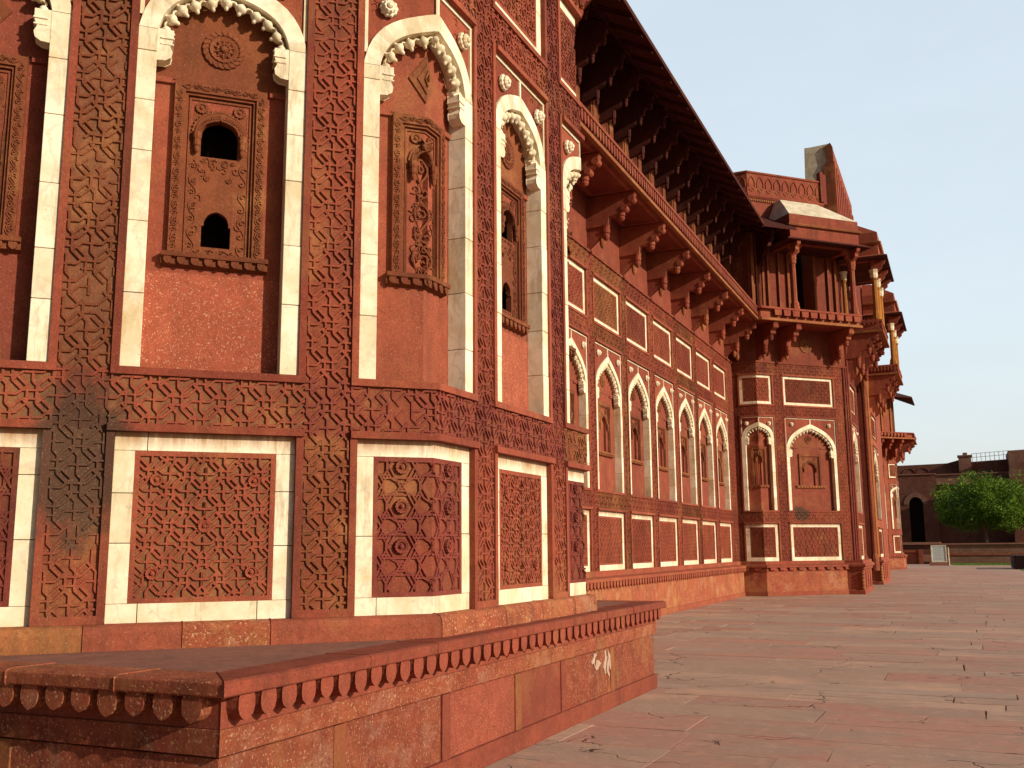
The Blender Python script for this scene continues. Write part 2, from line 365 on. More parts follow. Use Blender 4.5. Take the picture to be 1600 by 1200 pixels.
def tongues(mb, p, s0, s1, zt, h, wd, pitch, d0, d1, jit=0.):
    k = max(1, int(round((s1-s0)/pitch))); st = (s1-s0)/k
    for i in range(k):
        c = s0+(i+.5)*st; hh = h*(1-random.random()*jit); ww = wd*(1-random.random()*jit*.5)
        poly = [(c-ww*.44, zt), (c-ww*.5, zt-hh*.2), (c-ww*.5, zt-hh*.5), (c-ww*.42, zt-hh*.72), (c-ww*.22, zt-hh*.9), (c, zt-hh), (c+ww*.22, zt-hh*.9), (c+ww*.42, zt-hh*.72), (c+ww*.5, zt-hh*.5), (c+ww*.5, zt-hh*.2), (c+ww*.44, zt)]
        prism(mb, p, poly, d0, d1)
# ------------------------------------------------------------------ palace facade grammar
Z_SOC, Z_P0, Z_P1, Z_B0, Z_B1, Z_A0, Z_A1, Z_U0, Z_U1, Z_T1 = 1.03, 1.145, 2.40, 2.455, 2.785, 2.838, 6.03, 6.47, 7.49, 7.93
DB = -.15                                         # back of the niches
ARCH = [(0, 1.), (.075, .985), (.16, .955), (.29, .905), (.42, .85), (.517, .80), (.63, .725), (.74, .63), (.83, .51), (.892, .40), (.94, .28), (.97, .16), (.99, .07), (1, 0)]
def jamb_blocks(mb, p, a, b, z0, z1, d0, d1, step=.42):
    z = z0
    while z < z1-.05:
        e = min(z+step*random.uniform(.8, 1.25), z1)
        if z1-e < .12: e = z1
        box(mb, p, min(a, b), max(a, b), z+.0025, e-.0025, d0, d1+random.uniform(-.002, .002)); z = e
def arch_bay(par, halves, w, corner=False, hole=False, fine=True, jw=.13, name_mat='speckled', frame_half=None, sill_half=None, plain='plain', kp=.15):
    nb = thing_part = MB(); arch = MB(); spand = MB(); trim = MB(); fr_ = MB(); sill = MB(); BL = []; cusps = MB()
    zs = 5.83-.87*w; rise = .87*w; zc = zs-.235*(1 if w < .7 else 1.05)
    AR_ = ARCH if w < .7 else [(u, v*(1-kp)+kp*(1-u)**.95) for u, v in ARCH]
    fh_ = frame_half or .55*w; sh = sill_half or .62*w
    for fr, sc, m in halves:
        p = lambda u, z, d, fr=fr, sc=sc, m=m: fr.p(sc+m*u, z, d)
        # niche back: lower plain panel and tympanum
        nb.mat(name_mat); box(nb, p, 0, w, Z_A0, 3.56, DB-.06, DB)
        zt_ = (5.0 if w < .7 else 4.80); iu_ = fh_-.11; hw_o = iu_*.86*.70; ztop_o = zt_-.20
        nb.mat(plain); box(nb, p, iu_*.86+.002, w, 3.56, 5.02, DB-.06, DB-.004); nb.mat('brown' if hole else plain); box(nb, p, 0, w, 5.02, 5.98, DB-.06, DB+.004); nb.mat(plain)
        box(nb, p, 0, iu_*.86+.002, ztop_o, 5.02, DB-.06, DB-.0045); box(nb, p, 0, iu_*.86+.002, 3.56, 3.70, DB-.06, DB-.0045)
        if not hole:
            box(nb, p, 0, iu_*.86+.002, 3.70, ztop_o, DB-.12, DB-.055); box(nb, p, hw_o, iu_*.86+.002, 3.70, ztop_o-iu_*.8, DB-.12, DB-.005)
        else:
            nb.mat('dark'); box(nb, p, 0, iu_*.9, 3.62, ztop_o, -.56, -.50); box(nb, p, iu_*.9-.02, iu_*.9, 3.62, ztop_o, -.50, DB-.06); nb.mat(plain)
        box(nb, p, fh_+.02, w-.002, 4.98, 5.02, DB-.004, DB+.022)
        # marble jambs
        arch.mat('marble'); jamb_blocks(arch, p, w-jw, w, Z_A0, zs, DB, .012)
        # arch band: front strip and soffit
        inn = [((w-jw)*u, zs+(rise-jw*1.12)*v) for u, v in AR_]; out = [(w*u, zs+rise*v) for u, v in AR_]
        for i in range(len(AR_)-1):
            q = [inn[i], inn[i+1], out[i+1], out[i]]
            arch.add([p(a, b, .012) for a, b in q]+[p(a, b, DB) for a, b in q], [(0,1,2,3), (4,5,1,0), (3,2,6,7)])
        # capital with a turned-in bracket
        ci = w-jw; cw = .105 if w < .7 else .125
        arch.mat('marble')
        prism(arch, p, [(ci, zc), (ci-cw*.55, zc+.005), (ci-cw*.9, zc+.03), (ci-cw*.98, zc+.07), (ci-cw*.8, zc+.11), (ci-cw*.95, zc+.15), (ci-cw, zc+.17), (ci-cw, zs), (ci, zs)], -.10, .008)
        for zz, e in ((zc+.12, .006), (zc+.165, .010)):
            box(arch, p, ci-cw-e, ci-.02, zz, zz+.012, -.105, .008+e)
        # cusps: loops and buds along the inner edge
        pts = inn; seg = [0]
        for i in range(1, len(pts)): seg.append(seg[-1]+math.hypot(pts[i][0]-pts[i-1][0], pts[i][1]-pts[i-1][1]))
        def at(q):
            q = max(0, min(seg[-1]-1e-6, q))
            for i in range(len(seg)-1):
                if q <= seg[i+1]:
                    f = (q-seg[i])/(seg[i+1]-seg[i]); a, b = pts[i], pts[i+1]
                    tx, tz = b[0]-a[0], b[1]-a[1]; L = math.hypot(tx, tz)
                    return a[0]+tx*f, a[1]+tz*f, tz/L*1., -tx/L*1.
        nc = 5 if w < .7 else 8
        LL = seg[-1]; st = LL/(nc+.15)
        sz = min(st, .14)*.80
        cusps.mat('marble')
        for i in range(nc+1):
            # thin scalloped web bridging to the arch edge
            if i < nc:
                W = []
                for j in range(9):
                    x, z, nx, nz = at((i+j/8)*st); o = (.46+.20*cos(2*pi*j/8))*sz
                    W.append((max(0, x+nx*o), z+nz*o))
                ridge(cusps, p, W, sz*.17, .022, -.05); ridge(cusps, p, [(x_, z_) for x_, z_ in W], sz*.12, .03, -.09)
        for i in range(nc+1):
            x, z, nx, nz = at(i*st)
            if i == 0: nx, nz = 0, -1
            tx, tz = -nz, nx
            prof = [(-.1, .30), (.12, .26), (.26, .42), (.42, .72), (.62, .86), (.84, .74), (.98, .44), (1.08, .30), (1.2, .32), (1.3, .18), (1.36, .03)]
            nn = 8 if fine else 6; vs = []; fs = []
            for (l, r) in prof:
                for k in range(nn):
                    if i == 0: a = -pi/2+pi*k/(nn-1) if True else 0
                    else: a = 2*pi*k/nn
                    du, dd = r*cos(a)*sz*.5, r*sin(a)*sz*.62
                    if i == 0: du = r*cos(a)*sz*.5
                    vs.append(p(max(0., x+nx*l*sz*.85+tx*du) if i else abs(tx)*du, z+nz*l*sz*.85+tz*du, -.045+dd))
            K = len(prof); rng = nn-1 if i == 0 else nn
            for a_ in range(K-1):
                for k in range(rng): fs.append((a_*nn+k, a_*nn+(k+1) % nn, (a_+1)*nn+(k+1) % nn, (a_+1)*nn+k))
            cusps.add(vs, fs)
        # spandrel plate, thin marble line, boss
        spand.mat('red'); ztop = Z_A1-.002
        for i in range(len(AR_)-1):
            q = [out[i], out[i+1], (out[i+1][0], ztop), (out[i][0], ztop)]
            spand.add([p(a, b, -.012) for a, b in q]+[p(a, b, DB) for a, b in q], [(0,1,2,3), (4,5,6,7)])
        spand.mat('marble')
        box(spand, p, 0, w, ztop-.034, ztop, -.05, .004); box(spand, p, w-.03, w-.001, zs+.1, ztop-.036, -.05, .004)
        box(spand, p, 0, .016, zs+rise, ztop-.04, -.03, .006)
        if fine:
            spand.mat('red')
            for k in range(7):
                uu_, zz = random.uniform(.45, .93)*w, random.uniform(5.6, 5.95)
                av = rise*max([v for u, v in AR_ if u*w >= uu_-.06])+zs
                if zz < av+.05: continue
                sp = [(uu_+cos(a)*r, min(ztop-.04, zz+sin(a)*r)) for a, r in [(j*.8+k, .008+.006*j) for j in range(7)]]
                if all(.0 < a < w-.035 for a, b in sp): ridge(spand, p, sp, .010, .007, -.012)
        bosses = MB(); BL.append(bosses); bosses.mat('marble'); boss(bosses, p, .68*w if w < .7 else .74*w, 5.80, .078, -.012, .085)
        # outer red trims of the window
        trim.mat('red')
        box(trim, p, w, w+.052, Z_A0-.001, Z_A1+.05, -.03, .030)
        box(trim, p, 0, w, Z_A1, Z_A1+.05, -.03, .055); box(trim, p, 0, w+.052, Z_B1, Z_A0-.0015, -.03, .034)
        # inner carved frame
        zb, zt = 3.70, (5.0 if w < .7 else 4.80)
        fr_.mat('brown' if corner else 'brown')
        D0 = DB-.004
        box(fr_, p, fh_-.075, fh_, zb, zt, D0, DB+.045); box(fr_, p, 0, fh_-.075, zt-.075, zt, D0, DB+.0445)
        box(fr_, p, fh_-.095, fh_-.075, zb, zt-.083, D0, DB+.026); box(fr_, p, 0, fh_-.095, zt-.095, zt-.075, D0, DB+.0265)
        iu, iz = fh_-.11, zt-.11
        box(fr_, p, fh_-.12, fh_-.105, zb, zt-.105, D0, DB+.006); box(fr_, p, 0, fh_-.12, zt-.12, zt-.105, D0, DB+.0065)
        if fine:
            vine(fr_, p, fh_-.037, zb+.01, fh_-.037, zt-.06, .066, .06, DB+.045); vine(fr_, p, fh_-.037, zb+.035, fh_-.037, zt-.05, .050, .06, DB+.0455); vine(fr_, p, .005, zt-.037, fh_-.06, zt-.037, .066, .06, DB+.0445); vine(fr_, p, .03, zt-.037, fh_-.05, zt-.037, .05, .06, DB+.045)
        # small cusped niche inside, opened or blind
        aw = iu*.86; ar = aw*.95; asz = zt-.20-ar; aj = aw*.30
        o2 = [(aw*u, asz+ar*v) for u, v in AR_]; i2 = [((aw-aj)*u, asz+(ar-aj*1.1)*v) for u, v in AR_]
        for i in range(len(AR_)-1):
            q = [i2[i], i2[i+1], o2[i+1], o2[i]]
            fr_.add([p(a, b, DB+.014) for a, b in q]+[p(a, b, D0-.055) for a, b in q], [(0,1,2,3), (4,5,1,0), (3,2,6,7)])
        for i in range(len(AR_)-1):
            q = [o2[i], o2[i+1], (o2[i+1][0], ztop_o+.01), (o2[i][0], ztop_o+.01)]
            fr_.add([p(a, b, DB-.0035) for a, b in q], [(0,1,2,3)])
        ridge(fr_, p, [(a*1.03, b+.008) for a, b in o2], .016, .012, DB+.004)
        for i in range(0, len(AR_)-1, 2 if not fine else 1):
            a, b = i2[i]; rosette(fr_, p, max(a+aj*.38, .018), b+aj*.2, aj*.42, DB+.012, .016)
        rosette(fr_, p, iu*.62, zt-.175, .046 if fine else .06, DB-.002, .016)
        # drop brackets of the small arch
        x_, y_, z_ = p(aw*.86, 0, DB+.03)
        lathe(fr_, (x_, y_, asz-.16), [(.002, 0), (.014, .012), (.02, .03), (.018, .05), (.026, .06), (.026, .08), (.022, .1), (.032, .12), (.034, .16)], 9)
        zh = asz-.17
        if hole:
            # wall pieces round the two dark openings
            fr_.mat('brown')
            hw = (aw-aj)
            # blocks between openings
            box(fr_, p, hw, iu, zb, asz, D0-.05, DB-.001)
            box(fr_, p, 0, hw, zh-.13, zh, D0-.05, DB-.0008)
            hw2 = hw*.78; z2 = zb+.07; z3 = zb+.25
            box(fr_, p, hw2, hw, z2, zh-.13, D0-.05, DB-.0012); box(fr_, p, 0, hw, zb, z2, D0-.05, DB-.0014)
            o3 = [(hw2*.85*u, z3+hw2*.9*v) for u, v in AR_]
            for i in range(len(AR_)-1):
                q = [o3[i], o3[i+1], (o3[i+1][0], zh-.13), (o3[i][0], zh-.13)]
                fr_.add([p(a, b, DB-.0016) for a, b in q]+[p(a, b, DB-.05) for a, b in q], [(0,1,2,3), (4,5,1,0)])
            box(fr_, p, hw2*.85, hw2, z3-.02, zh-.13, D0-.03, DB-.002)
            vine(fr_, p, iu*.80, zb+.02, iu*.80, asz-.2, .08, .1, DB-.001); vine(fr_, p, 0.01, zb+.035, iu*.7, zb+.035, .05, .09, DB-.001)
            vine(fr_, p, .01, zh-.03, iu*.6, zh-.03, .05, .08, DB-.001)
            for uu_ in (.045,): rosette(fr_, p, hw*.6, zh-.165, .022, DB-.001, .01)
        else:
            fr_.mat('brown')
            if fine:
                vine(fr_, p, .03, zb+.05, (aw-aj)*.6, asz+ar*.3, .16, .17, DB-.055, .010)
                for k in range(16):
                    cx, cz = random.uniform(.03, iu-.04), random.uniform(zb+.04, asz-.2)
                    sp = [(min(iu, max(0.001, cx+cos(a)*r)), cz+sin(a)*r) for a, r in [(j*.75+k, .006+.0052*j) for j in range(9)]]
                    ridge(fr_, p, sp, .011, .010, D0 if cx > hw_o and cz < ztop_o-iu_*.8 else DB-.055)
            box(fr_, p, iu*.93, iu, zb, asz-.16, D0, DB+.006)
        if fine and hole:
            for k in range(34):
                cx, cz = random.uniform(.03, iu-.04), random.uniform(zb+.04, asz-.1)
                if cx < hw+.03 and cz > zh-.02: continue
                if cx < hw2+.04 and z2-.03 < cz < zh-.13: continue
                sp = [(min(iu, max(0.001, cx+cos(a)*r)), cz+sin(a)*r) for a, r in [(j*.75+k, .005+.0040*j) for j in range(8)]]
                ridge(fr_, p, sp, .010, .009, DB-.001)
            for k in range(10): a_ = k*pi/20*2; ridge(fr_, p, [(aw*1.05*cos(a_/2), asz+ar*1.02*sin(a_/2)), (aw*1.1*cos(a_/2), asz+ar*1.09*sin(a_/2))], .014, .012, DB+.002)
        # sill with small tongues
        sill.mat('brown' if fine else 'ochre')
        mould(sill, p, 0, sh, [(DB-.004, 3.60), (DB+.045, 3.615), (DB+.045, 3.66), (DB+.075, 3.665), (DB+.078, 3.697), (DB-.004, 3.699)])
        tongues(sill, p, 0.0, sh, 3.665, .055, .055, .10 if fine else .12, DB+.03, DB+.066)
        # medallion
        fr_.mat('brown')
        zm = 5.30
        R = .155 if w < .7 else .15
        if corner:
            for k, (r, hh) in enumerate(((.20, .02), (.155, .02), (.13, .034), (.07, .05), (.03, .07))):
                prism(fr_, p, [(0.0, zm+.03+r), (r*1.0, zm+.03), (0.0, zm+.03-r)], DB, DB+.002+hh*.8 if k != 1 else DB+.0185)
        elif m == 1:
            disc(fr_, p, 0, zm, [(R, DB+.004), (R*.98, DB+.022), (R*.8, DB+.024), (R*.72, DB+.014), (R*.66, DB+.028), (R*.5, DB+.02), (R*.42, DB+.01), (R*.3, DB+.03), (R*.22, DB+.018), (R*.12, DB+.045), (.003, DB+.05)], 40, .04)
            for k in range(20):
                a = 2*pi*k/20; ridge(fr_, p, [(R*.74*cos(a), zm+R*.74*sin(a)), (R*.94*cos(a+.12), zm+R*.94*sin(a+.12))], .01, .007, DB+.022); k % 2 and ridge(fr_, p, [(R*.2*cos(a), zm+R*.2*sin(a)), (R*.46*cos(a), zm+R*.46*sin(a))], .014, .012, DB+.016)
    n = nb.build('niche', par)
    arch.build('marble_arch', n, bevel=.003 if fine else 0); cusps.build('cusped_fringe', n, smooth=True)
    spand.build('spandrel', n); [q_.build('rosette_boss', n) for q_ in BL]; trim.build('stone_trim', n)
    fr_.build('carved_frame', n); sill.build('sill', n)
    return n
def panel_bay(par, halves, w, z0, z1, pat, cell, mw=.13, lower=True, fine=True, top='red', gr='ground', ros=True, asp=1., bw=.035):
    a = MB(); b = MB(); c = MB()
    dd = -.022
    for fr, sc, m in halves:
        p = lambda u, z, d, fr=fr, sc=sc, m=m: fr.p(sc+m*u, z, d)
        a.mat('marble')
        # top and bottom courses in blocks, side jambs in blocks
        for za, zb in ((z0, z0+mw*.95), (z1-mw*.95, z1)):
            u = 0
            while u < w-.02:
                e = min(w, u+random.uniform(.3, .55))
                if w-e < .15: e = w
                box(a, p, u if u == 0 else u+.005, e, za, zb, dd-.05, dd+random.uniform(-.0015, .0015)); u = e
        jamb_blocks(a, p, w-mw, w, z0+mw*.95, z1-mw*.95, dd-.05, dd, .4)
        iw = w-mw
        b.mat(gr); box(b, p, 0, iw, z0+mw*.95, z1-mw*.95, dd-.05, dd-.018)
        b.mat(top); za, zb = z0+mw*.95, z1-mw*.95
        box(b, p, iw-bw, iw, za, zb, dd-.04, dd-.001); box(b, p, 0, iw-bw, za, za+bw, dd-.04, dd-.0013); box(b, p, 0, iw-bw, zb-bw, zb, dd-.04, dd-.0013)
        lattice(b, p, 0, iw-bw, za+bw, zb-bw, cell, pat, dd-.018, (.018 if pat is STAR else .019) if fine else .020, .016, 0, (z0+z1)/2, asp, top)
        if ros:
            for zz, uu_ in ((.0, 0.), (.2885, 0.), (-.2885, 0.)) if ros == 1 else ((0, 0), (.31, .32), (-.31, .32)):
                if uu_ == 0 and m == -1 and abs(sc-fr.s1) > 1e-3 and ros: continue
                if uu_ == 0 and halves[0][0] is not halves[-1][0]:
                    rosette(b, p, .25, zz+(z0+z1)/2+.144, .055, dd-.012, .024)
                else: rosette(b, p, uu_, zz+(z0+z1)/2, .045, dd-.012, .022)
        c.mat('red')
        box(c, p, w, w+.052, z0, z1, -.05, .0285); box(c, p, 0, w+.052, z1, z1+.052, -.05, .052)
        if not lower: box(c, p, 0, w+.052, z0-.052, z0, -.05, .031)
    o = a.build('framed_panel', par, bevel=.002 if fine else 0)
    b.build('carved_field', o); c.build('stone_trim', o)
    return o
def carved_strip(par, fr, s0, s1, z0, z1, top='red', gr='ground', cell=.30, fine=True, name='pilaster', trimw=0, ox=None):
    a = MB(); a.mat(gr); box(a, fr.p, s0, s1, z0, z1, -.06, 0)
    ox = (s0+s1)/2 if ox is None else ox
    a0, a1 = s0+trimw, s1-trimw
    lattice(a, fr.p, a0, a1, z0, z1, cell, OCT, 0., .020 if fine else .020, .016, ox, 2.62, 1., top)
    return a.build(name, par)
def backing(par, fr, z0, z1, d=-.21, th=.5, mat='plain', name='wall_core'):
    a = MB(); a.mat(mat); box(a, fr.p, fr.s0, fr.s1, z0, z1, d-th, d); return a.build(name, par)
def base_course(par, fr, s0, s1, pitch=.125, wd=.085, sq=False, d=.15, orn=True):
    a = MB(); a.mat('platform'); box(a, fr.p, s0, s1, 0, .80, -.1, d)
    a.mat('plain'); box(a, fr.p, s0, s1, 0, .14, -.1, d+.03)
    a.mat('red'); mould(a, fr.p, s0, s1, [(-.1, .80), (d+.02, .80), (d+.02, .93), (d+.10, .935), (d+.10, 1.0), (.05, Z_SOC), (.04, Z_SOC), (.04, Z_P0), (-.1, Z_P0)])
    if sq:
        k = int((s1-s0)/.36)
        for i in range(k):
            c = s0+(i+.5)*(s1-s0)/k; prism(a, fr.p, [(c-.13, .93), (c+.13, .93), (c+.10, .85), (c-.10, .85)], d+.0, d+.085)
    else: tongues(a, fr.p, s0, s1, .932, .13, wd, pitch, d-.02, d+.09)
    return a.build('base_course', par, bevel=.004)
def storey_slab(par, fr, s0, s1, o=1.2, pitch=.13, wd=.085, big=False, name='balcony_slab'):
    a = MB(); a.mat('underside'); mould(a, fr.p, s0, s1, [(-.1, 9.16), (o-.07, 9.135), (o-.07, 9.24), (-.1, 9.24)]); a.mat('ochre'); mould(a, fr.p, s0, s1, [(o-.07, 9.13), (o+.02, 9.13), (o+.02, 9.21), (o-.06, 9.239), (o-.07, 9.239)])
    a.mat('red'); mould(a, fr.p, s0, s1, [(-.1, 9.242), (o-.15, 9.242), (o-.15, 9.53), (o+.01, 9.535), (o+.01, 9.60), (-.1, 9.60)])
    if big:
        k = max(1, int((s1-s0)/.36))
        for i in range(k):
            c = s0+(i+.5)*(s1-s0)/k; prism(a, fr.p, [(c-.145, 9.535), (c+.145, 9.535), (c+.125, 9.33), (c-.125, 9.33)], o-.10, o-.01)
    else: tongues(a, fr.p, s0, s1, 9.535, .25, wd, pitch, o-.16, o-.01)
    return a.build(name, par)
def bracket(par, fr, s, z0=8.0, z1=9.13, o=1.1, th=.17, mat='red', leaf=True, scale=1.):
    a = MB(); a.mat(mat)
    H = z1-z0; q = lambda d, z: (d*o, z0+z*H)
    P = lambda d, z, s_: fr.p(s_, z, d)
    prof = [q(-.05, 1), q(1, 1), q(1.0, .95), q(.97, .91), q(1.0, .87), q(.96, .82), q(.90, .81), q(.88, .77), q(.80, .745), q(.74, .73), q(.72, .66), q(.66, .61), q(.60, .585), q(.46, .57), q(.44, .40), q(-.05, .38)]
    k = len(prof)
    prism(a, P, prof, s-th/2, s+th/2)
    # raised cheeks at the beam ends
    for d0, zz, r in ((.93, .86, .075), (.78, .70, .07)):
        a_, b_ = q(d0, zz); pp = [(a_+r*cos(t), b_+r*sin(t)) for t in [i*pi/5 for i in range(10)]]
        prism(a, P, pp, s-th/2-.018, s+th/2+.018)
    # hanging buds
    for d0, zt, ln in ((.70, .66, .20), (.38, .42, .30)):
        d_, z_ = q(d0, zt); x, y, zz = fr.p(s, z_, d_); L = ln*H
        lathe(a, (x, y, zz-L), [(.012, 0), (.045, .06*L), (.075, .22*L), (.08, .38*L), (.06, .46*L), (.085, .5*L), (.09, .7*L), (.075, .74*L), (.08, .8*L), (.10, L)], 10)
    # lower strut and leaf
    prism(a, P, [q(-.05, .0), q(.04, .0), q(.36, .26), q(.36, .4), q(-.05, .4)], s-th*.3, s+th*.3)
    if leaf:
        a.mat('ochre')
        d_, z_ = q(.30, .02); pp = [(s-.02, z_+.36*H*.6), (s-.085, z_+.16*H), (s-.07, z_+.04*H), (s, z_-.06*H), (s+.07, z_+.04*H), (s+.085, z_+.16*H), (s+.02, z_+.36*H*.6)]
        x, y, _ = fr.p(s, 0, d_); lathe(a, (x, y, z_-.06*H), [(.004, 0), (.045, .05*H), (.07, .12*H), (.065, .2*H), (.035, .3*H), (.01, .36*H)], 8)
    return a.build('bracket', par)
def eave(par, fr, s0, s1, o=1.65, zlo=12.22, zhi=13.15, ribs=True):
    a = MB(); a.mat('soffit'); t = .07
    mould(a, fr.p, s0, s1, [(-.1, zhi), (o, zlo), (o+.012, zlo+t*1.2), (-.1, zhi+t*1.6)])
    if ribs:
        # stepped soffit planks and ribs running down the slope
        k = max(1, int((s1-s0)/.76))
        sl = (zlo-zhi)/(o+.1)
        for i in range(k+1):
            c = s0+.06+(s1-s0-.12)*i/k
            P = lambda d, z, s_: fr.p(s_, z, d)
            for off, hw, dp in ((0, .05, .075), (-.10, .02, .035), (.10, .02, .035)):
                prism(a, P, [(0, zhi+sl*.1), (o-.06, zlo-sl*.06), (o-.06, zlo-sl*.06-dp), (0, zhi+sl*.1-dp)], c+off-hw, c+off+hw)
        mould(a, fr.p, s0+.01, s1-.01, [(o*.5, zhi+sl*(o*.5+.1)+.01), (o*.5+.1, zhi+sl*(o*.5+.2)+.01), (o*.5+.1, zhi+sl*(o*.5+.2)-.05), (o*.5, zhi+sl*(o*.5+.1)-.06)])
    return a.build('eave', par)
def upper_storey(par, fr, s0, s1, pitch=1.14, z0=9.60, z1=13.1, first=0, wins=True, nopen=2):
    a = MB(); a.mat('brown'); d = 0
    a.mat('plain'); box(a, fr.p, s0, s1, z0, z1, -.9, -.16) if not wins else None
    wd = MB()
    k = max(1, int(round((s1-s0)/pitch))); st = (s1-s0)/k
    for i in range(k):
        c0 = s0+i*st; c1 = c0+st
        op = wins and (i+first) % nopen == 1
        a.mat('brown')
        box(a, fr.p, c0 if i else s0, c0+.13, z0, z1, -.9, 0.0); box(a, fr.p, c1-.13, c1, z0, z1, -.9, 0.0)
        a.mat('red'); box(a, fr.p, c0+.13, c1-.13, 12.15, z1, -.9, -.01); box(a, fr.p, c0+.13, c1-.13, z0, z0+.25, -.9, -.012)
        if op:
            wd.mat('dark'); box(wd, fr.p, c0+.13, c1-.13, z0+.25, 12.15, -.9, -.55)
            wd.mat('brown'); box(wd, fr.p, c0+.13, c0+.19, z0+.25, 12.15, -.3, -.03); box(wd, fr.p, c1-.19, c1-.13, z0+.25, 12.15, -.3, -.03); box(wd, fr.p, c0+.19, c1-.19, 12.08, 12.149, -.3, -.03)
        else:
            a.mat('plain'); box(a, fr.p, c0+.13, c1-.13, z0+.25, 12.15, -.9, -.06)
            a.mat('brown'); 
            for (x0, x1, y0, y1) in ((c0+.20, c0+.24, z0+.35, 12.05), (c1-.24, c1-.20, z0+.35, 12.05), (c0+.24, c1-.24, 12.01, 12.05)):
                box(a, fr.p, x0, x1, y0, y1, -.07, -.03)
            lattice(a, fr.p, c0+.26, c1-.26, z0+.4, 11.98, .30, OCT, -.06, .03, .016, (c0+c1)/2, 0, 1., 'brown')
    o = a.build('upper_wall', par); wd.build('window', o)
    return o
def eave_bracket(par, fr, s, o=1.25, z0=11.35, z1=12.9, th=.15):
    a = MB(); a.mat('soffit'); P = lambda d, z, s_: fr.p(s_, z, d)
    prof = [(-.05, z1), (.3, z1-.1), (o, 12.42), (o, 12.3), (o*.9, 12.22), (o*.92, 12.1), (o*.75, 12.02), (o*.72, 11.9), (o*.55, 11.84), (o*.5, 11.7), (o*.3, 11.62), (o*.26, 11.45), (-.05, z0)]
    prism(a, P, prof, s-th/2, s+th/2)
    for d0, zt, L in ((o*.9, 12.25, .26), (o*.62, 11.95, .3), (o*.3, 11.6, .34)):
        x, y, zz = fr.p(s, zt, d0)
        lathe(a, (x, y, zz-L), [(.012, 0), (.03, .06*L), (.052, .25*L), (.038, .42*L), (.06, .5*L), (.06, .75*L), (.065, L)], 9)
    return a.build('eave_bracket', par)
def column(mb, c, z0, z1, r, mat, cap='red', n=8):
    mb.mat(mat); H = z1-z0
    lathe(mb, (c[0], c[1], z0), [(r*1.7, 0), (r*1.7, .10), (r*1.5, .12), (r*1.55, .2), (r*1.1, .30), (r, .34), (r*.92, H-.45), (r*.9, H-.40), (r*1.25, H-.36), (r*1.25, H-.30)], n)
    mb.mat(cap); lathe(mb, (c[0], c[1], z0), [(r*1.2, H-.30), (r*1.45, H-.2), (r*1.35, H-.12), (r*1.9, H)], n)
def kiosk(par, fr, s0, s1, o, zf=9.6, zt=11.95, colmat='plain', capmat='red', roofmat='marble2', over=.45, back=True, ncol=2, rail=False, railh=0):
    """projecting pillared oriel with a hipped roof"""
    k = MB(); cols_ = []
    for i in range(ncol):
        cm = MB(); cols_.append(cm)
        s = s0+.1+(s1-s0-.2)*i/(ncol-1); x, y, _ = fr.p(s, 0, o-.1); column(cm, (x, y), zf, zt-.35, .095, colmat, capmat)
        for dx in (-1, 1):      # bracket capitals
            if (i == 0 and dx < 0) or (i == ncol-1 and dx > 0): L = .18
            else: L = .38
            cm.mat('red'); prism(cm, fr.p, [(s, zt-.02), (s+dx*L, zt-.02), (s+dx*L, zt-.1), (s+dx*L*.7, zt-.2), (s+dx*L*.65, zt-.3), (s+dx*.1, zt-.42), (s, zt-.45)], o-.17, o-.03)
        P = lambda d, z, s_: fr.p(s_, z, d)
        prism(cm, P, [(o-.1, zt-.02), (o+.32, zt-.02), (o+.30, zt-.12), (o+.2, zt-.2), (o+.2, zt-.3), (o, zt-.45), (o-.1, zt-.47)], s-.07, s+.07)
    if back:
        for s in (s0+.1, s1-.1):
            cm = MB(); cols_.append(cm); x, y, _ = fr.p(s, 0, .12); column(cm, (x, y), zf, zt-.3, .08, colmat, capmat)
    for c in cols_: c.build('column', par)
    k.mat('red')
    for (a, b, d0, d1) in ((s0, s1, o-.2, o), (s0, s0+.2, 0, o-.2), (s1-.2, s1, 0, o-.2)): box(k, fr.p, a, b, zt-.02, zt+.14, d0, d1)
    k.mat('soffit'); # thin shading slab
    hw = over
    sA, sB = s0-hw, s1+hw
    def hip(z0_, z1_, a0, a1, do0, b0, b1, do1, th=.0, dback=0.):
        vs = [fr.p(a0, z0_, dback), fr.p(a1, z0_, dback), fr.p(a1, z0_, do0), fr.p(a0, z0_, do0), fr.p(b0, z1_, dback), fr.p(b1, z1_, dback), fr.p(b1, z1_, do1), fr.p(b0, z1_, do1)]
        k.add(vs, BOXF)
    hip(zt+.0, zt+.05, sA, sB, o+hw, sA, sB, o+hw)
    k.mat('red'); hip(zt+.051, zt+.22, sA+.02, sB-.02, o+hw-.02, s0, s1, o+.05)
    hip(zt+.16, zt+1.0, s0-.1, s1+.1, o+.12, s0-.1, s1+.1, o+.12)
    k.mat('ochre'); hip(zt+.56, zt+.62, s0-.19, s1+.19, o+.21, s0-.22, s1+.22, o+.24); hip(zt+.622, zt+.66, s0-.16, s1+.16, o+.18, s0-.16, s1+.16, o+.18)
    k.mat(roofmat); hip(zt+1.001, zt+1.85 if roofmat == 'marble2' else zt+1.6, s0-.1, s1+.1, o+.12, s0+.25, s1-.85 if roofmat == 'marble2' else s1-.9, o*.3)
    r = k.build('kiosk_roof', par, bevel=.006)
    return r
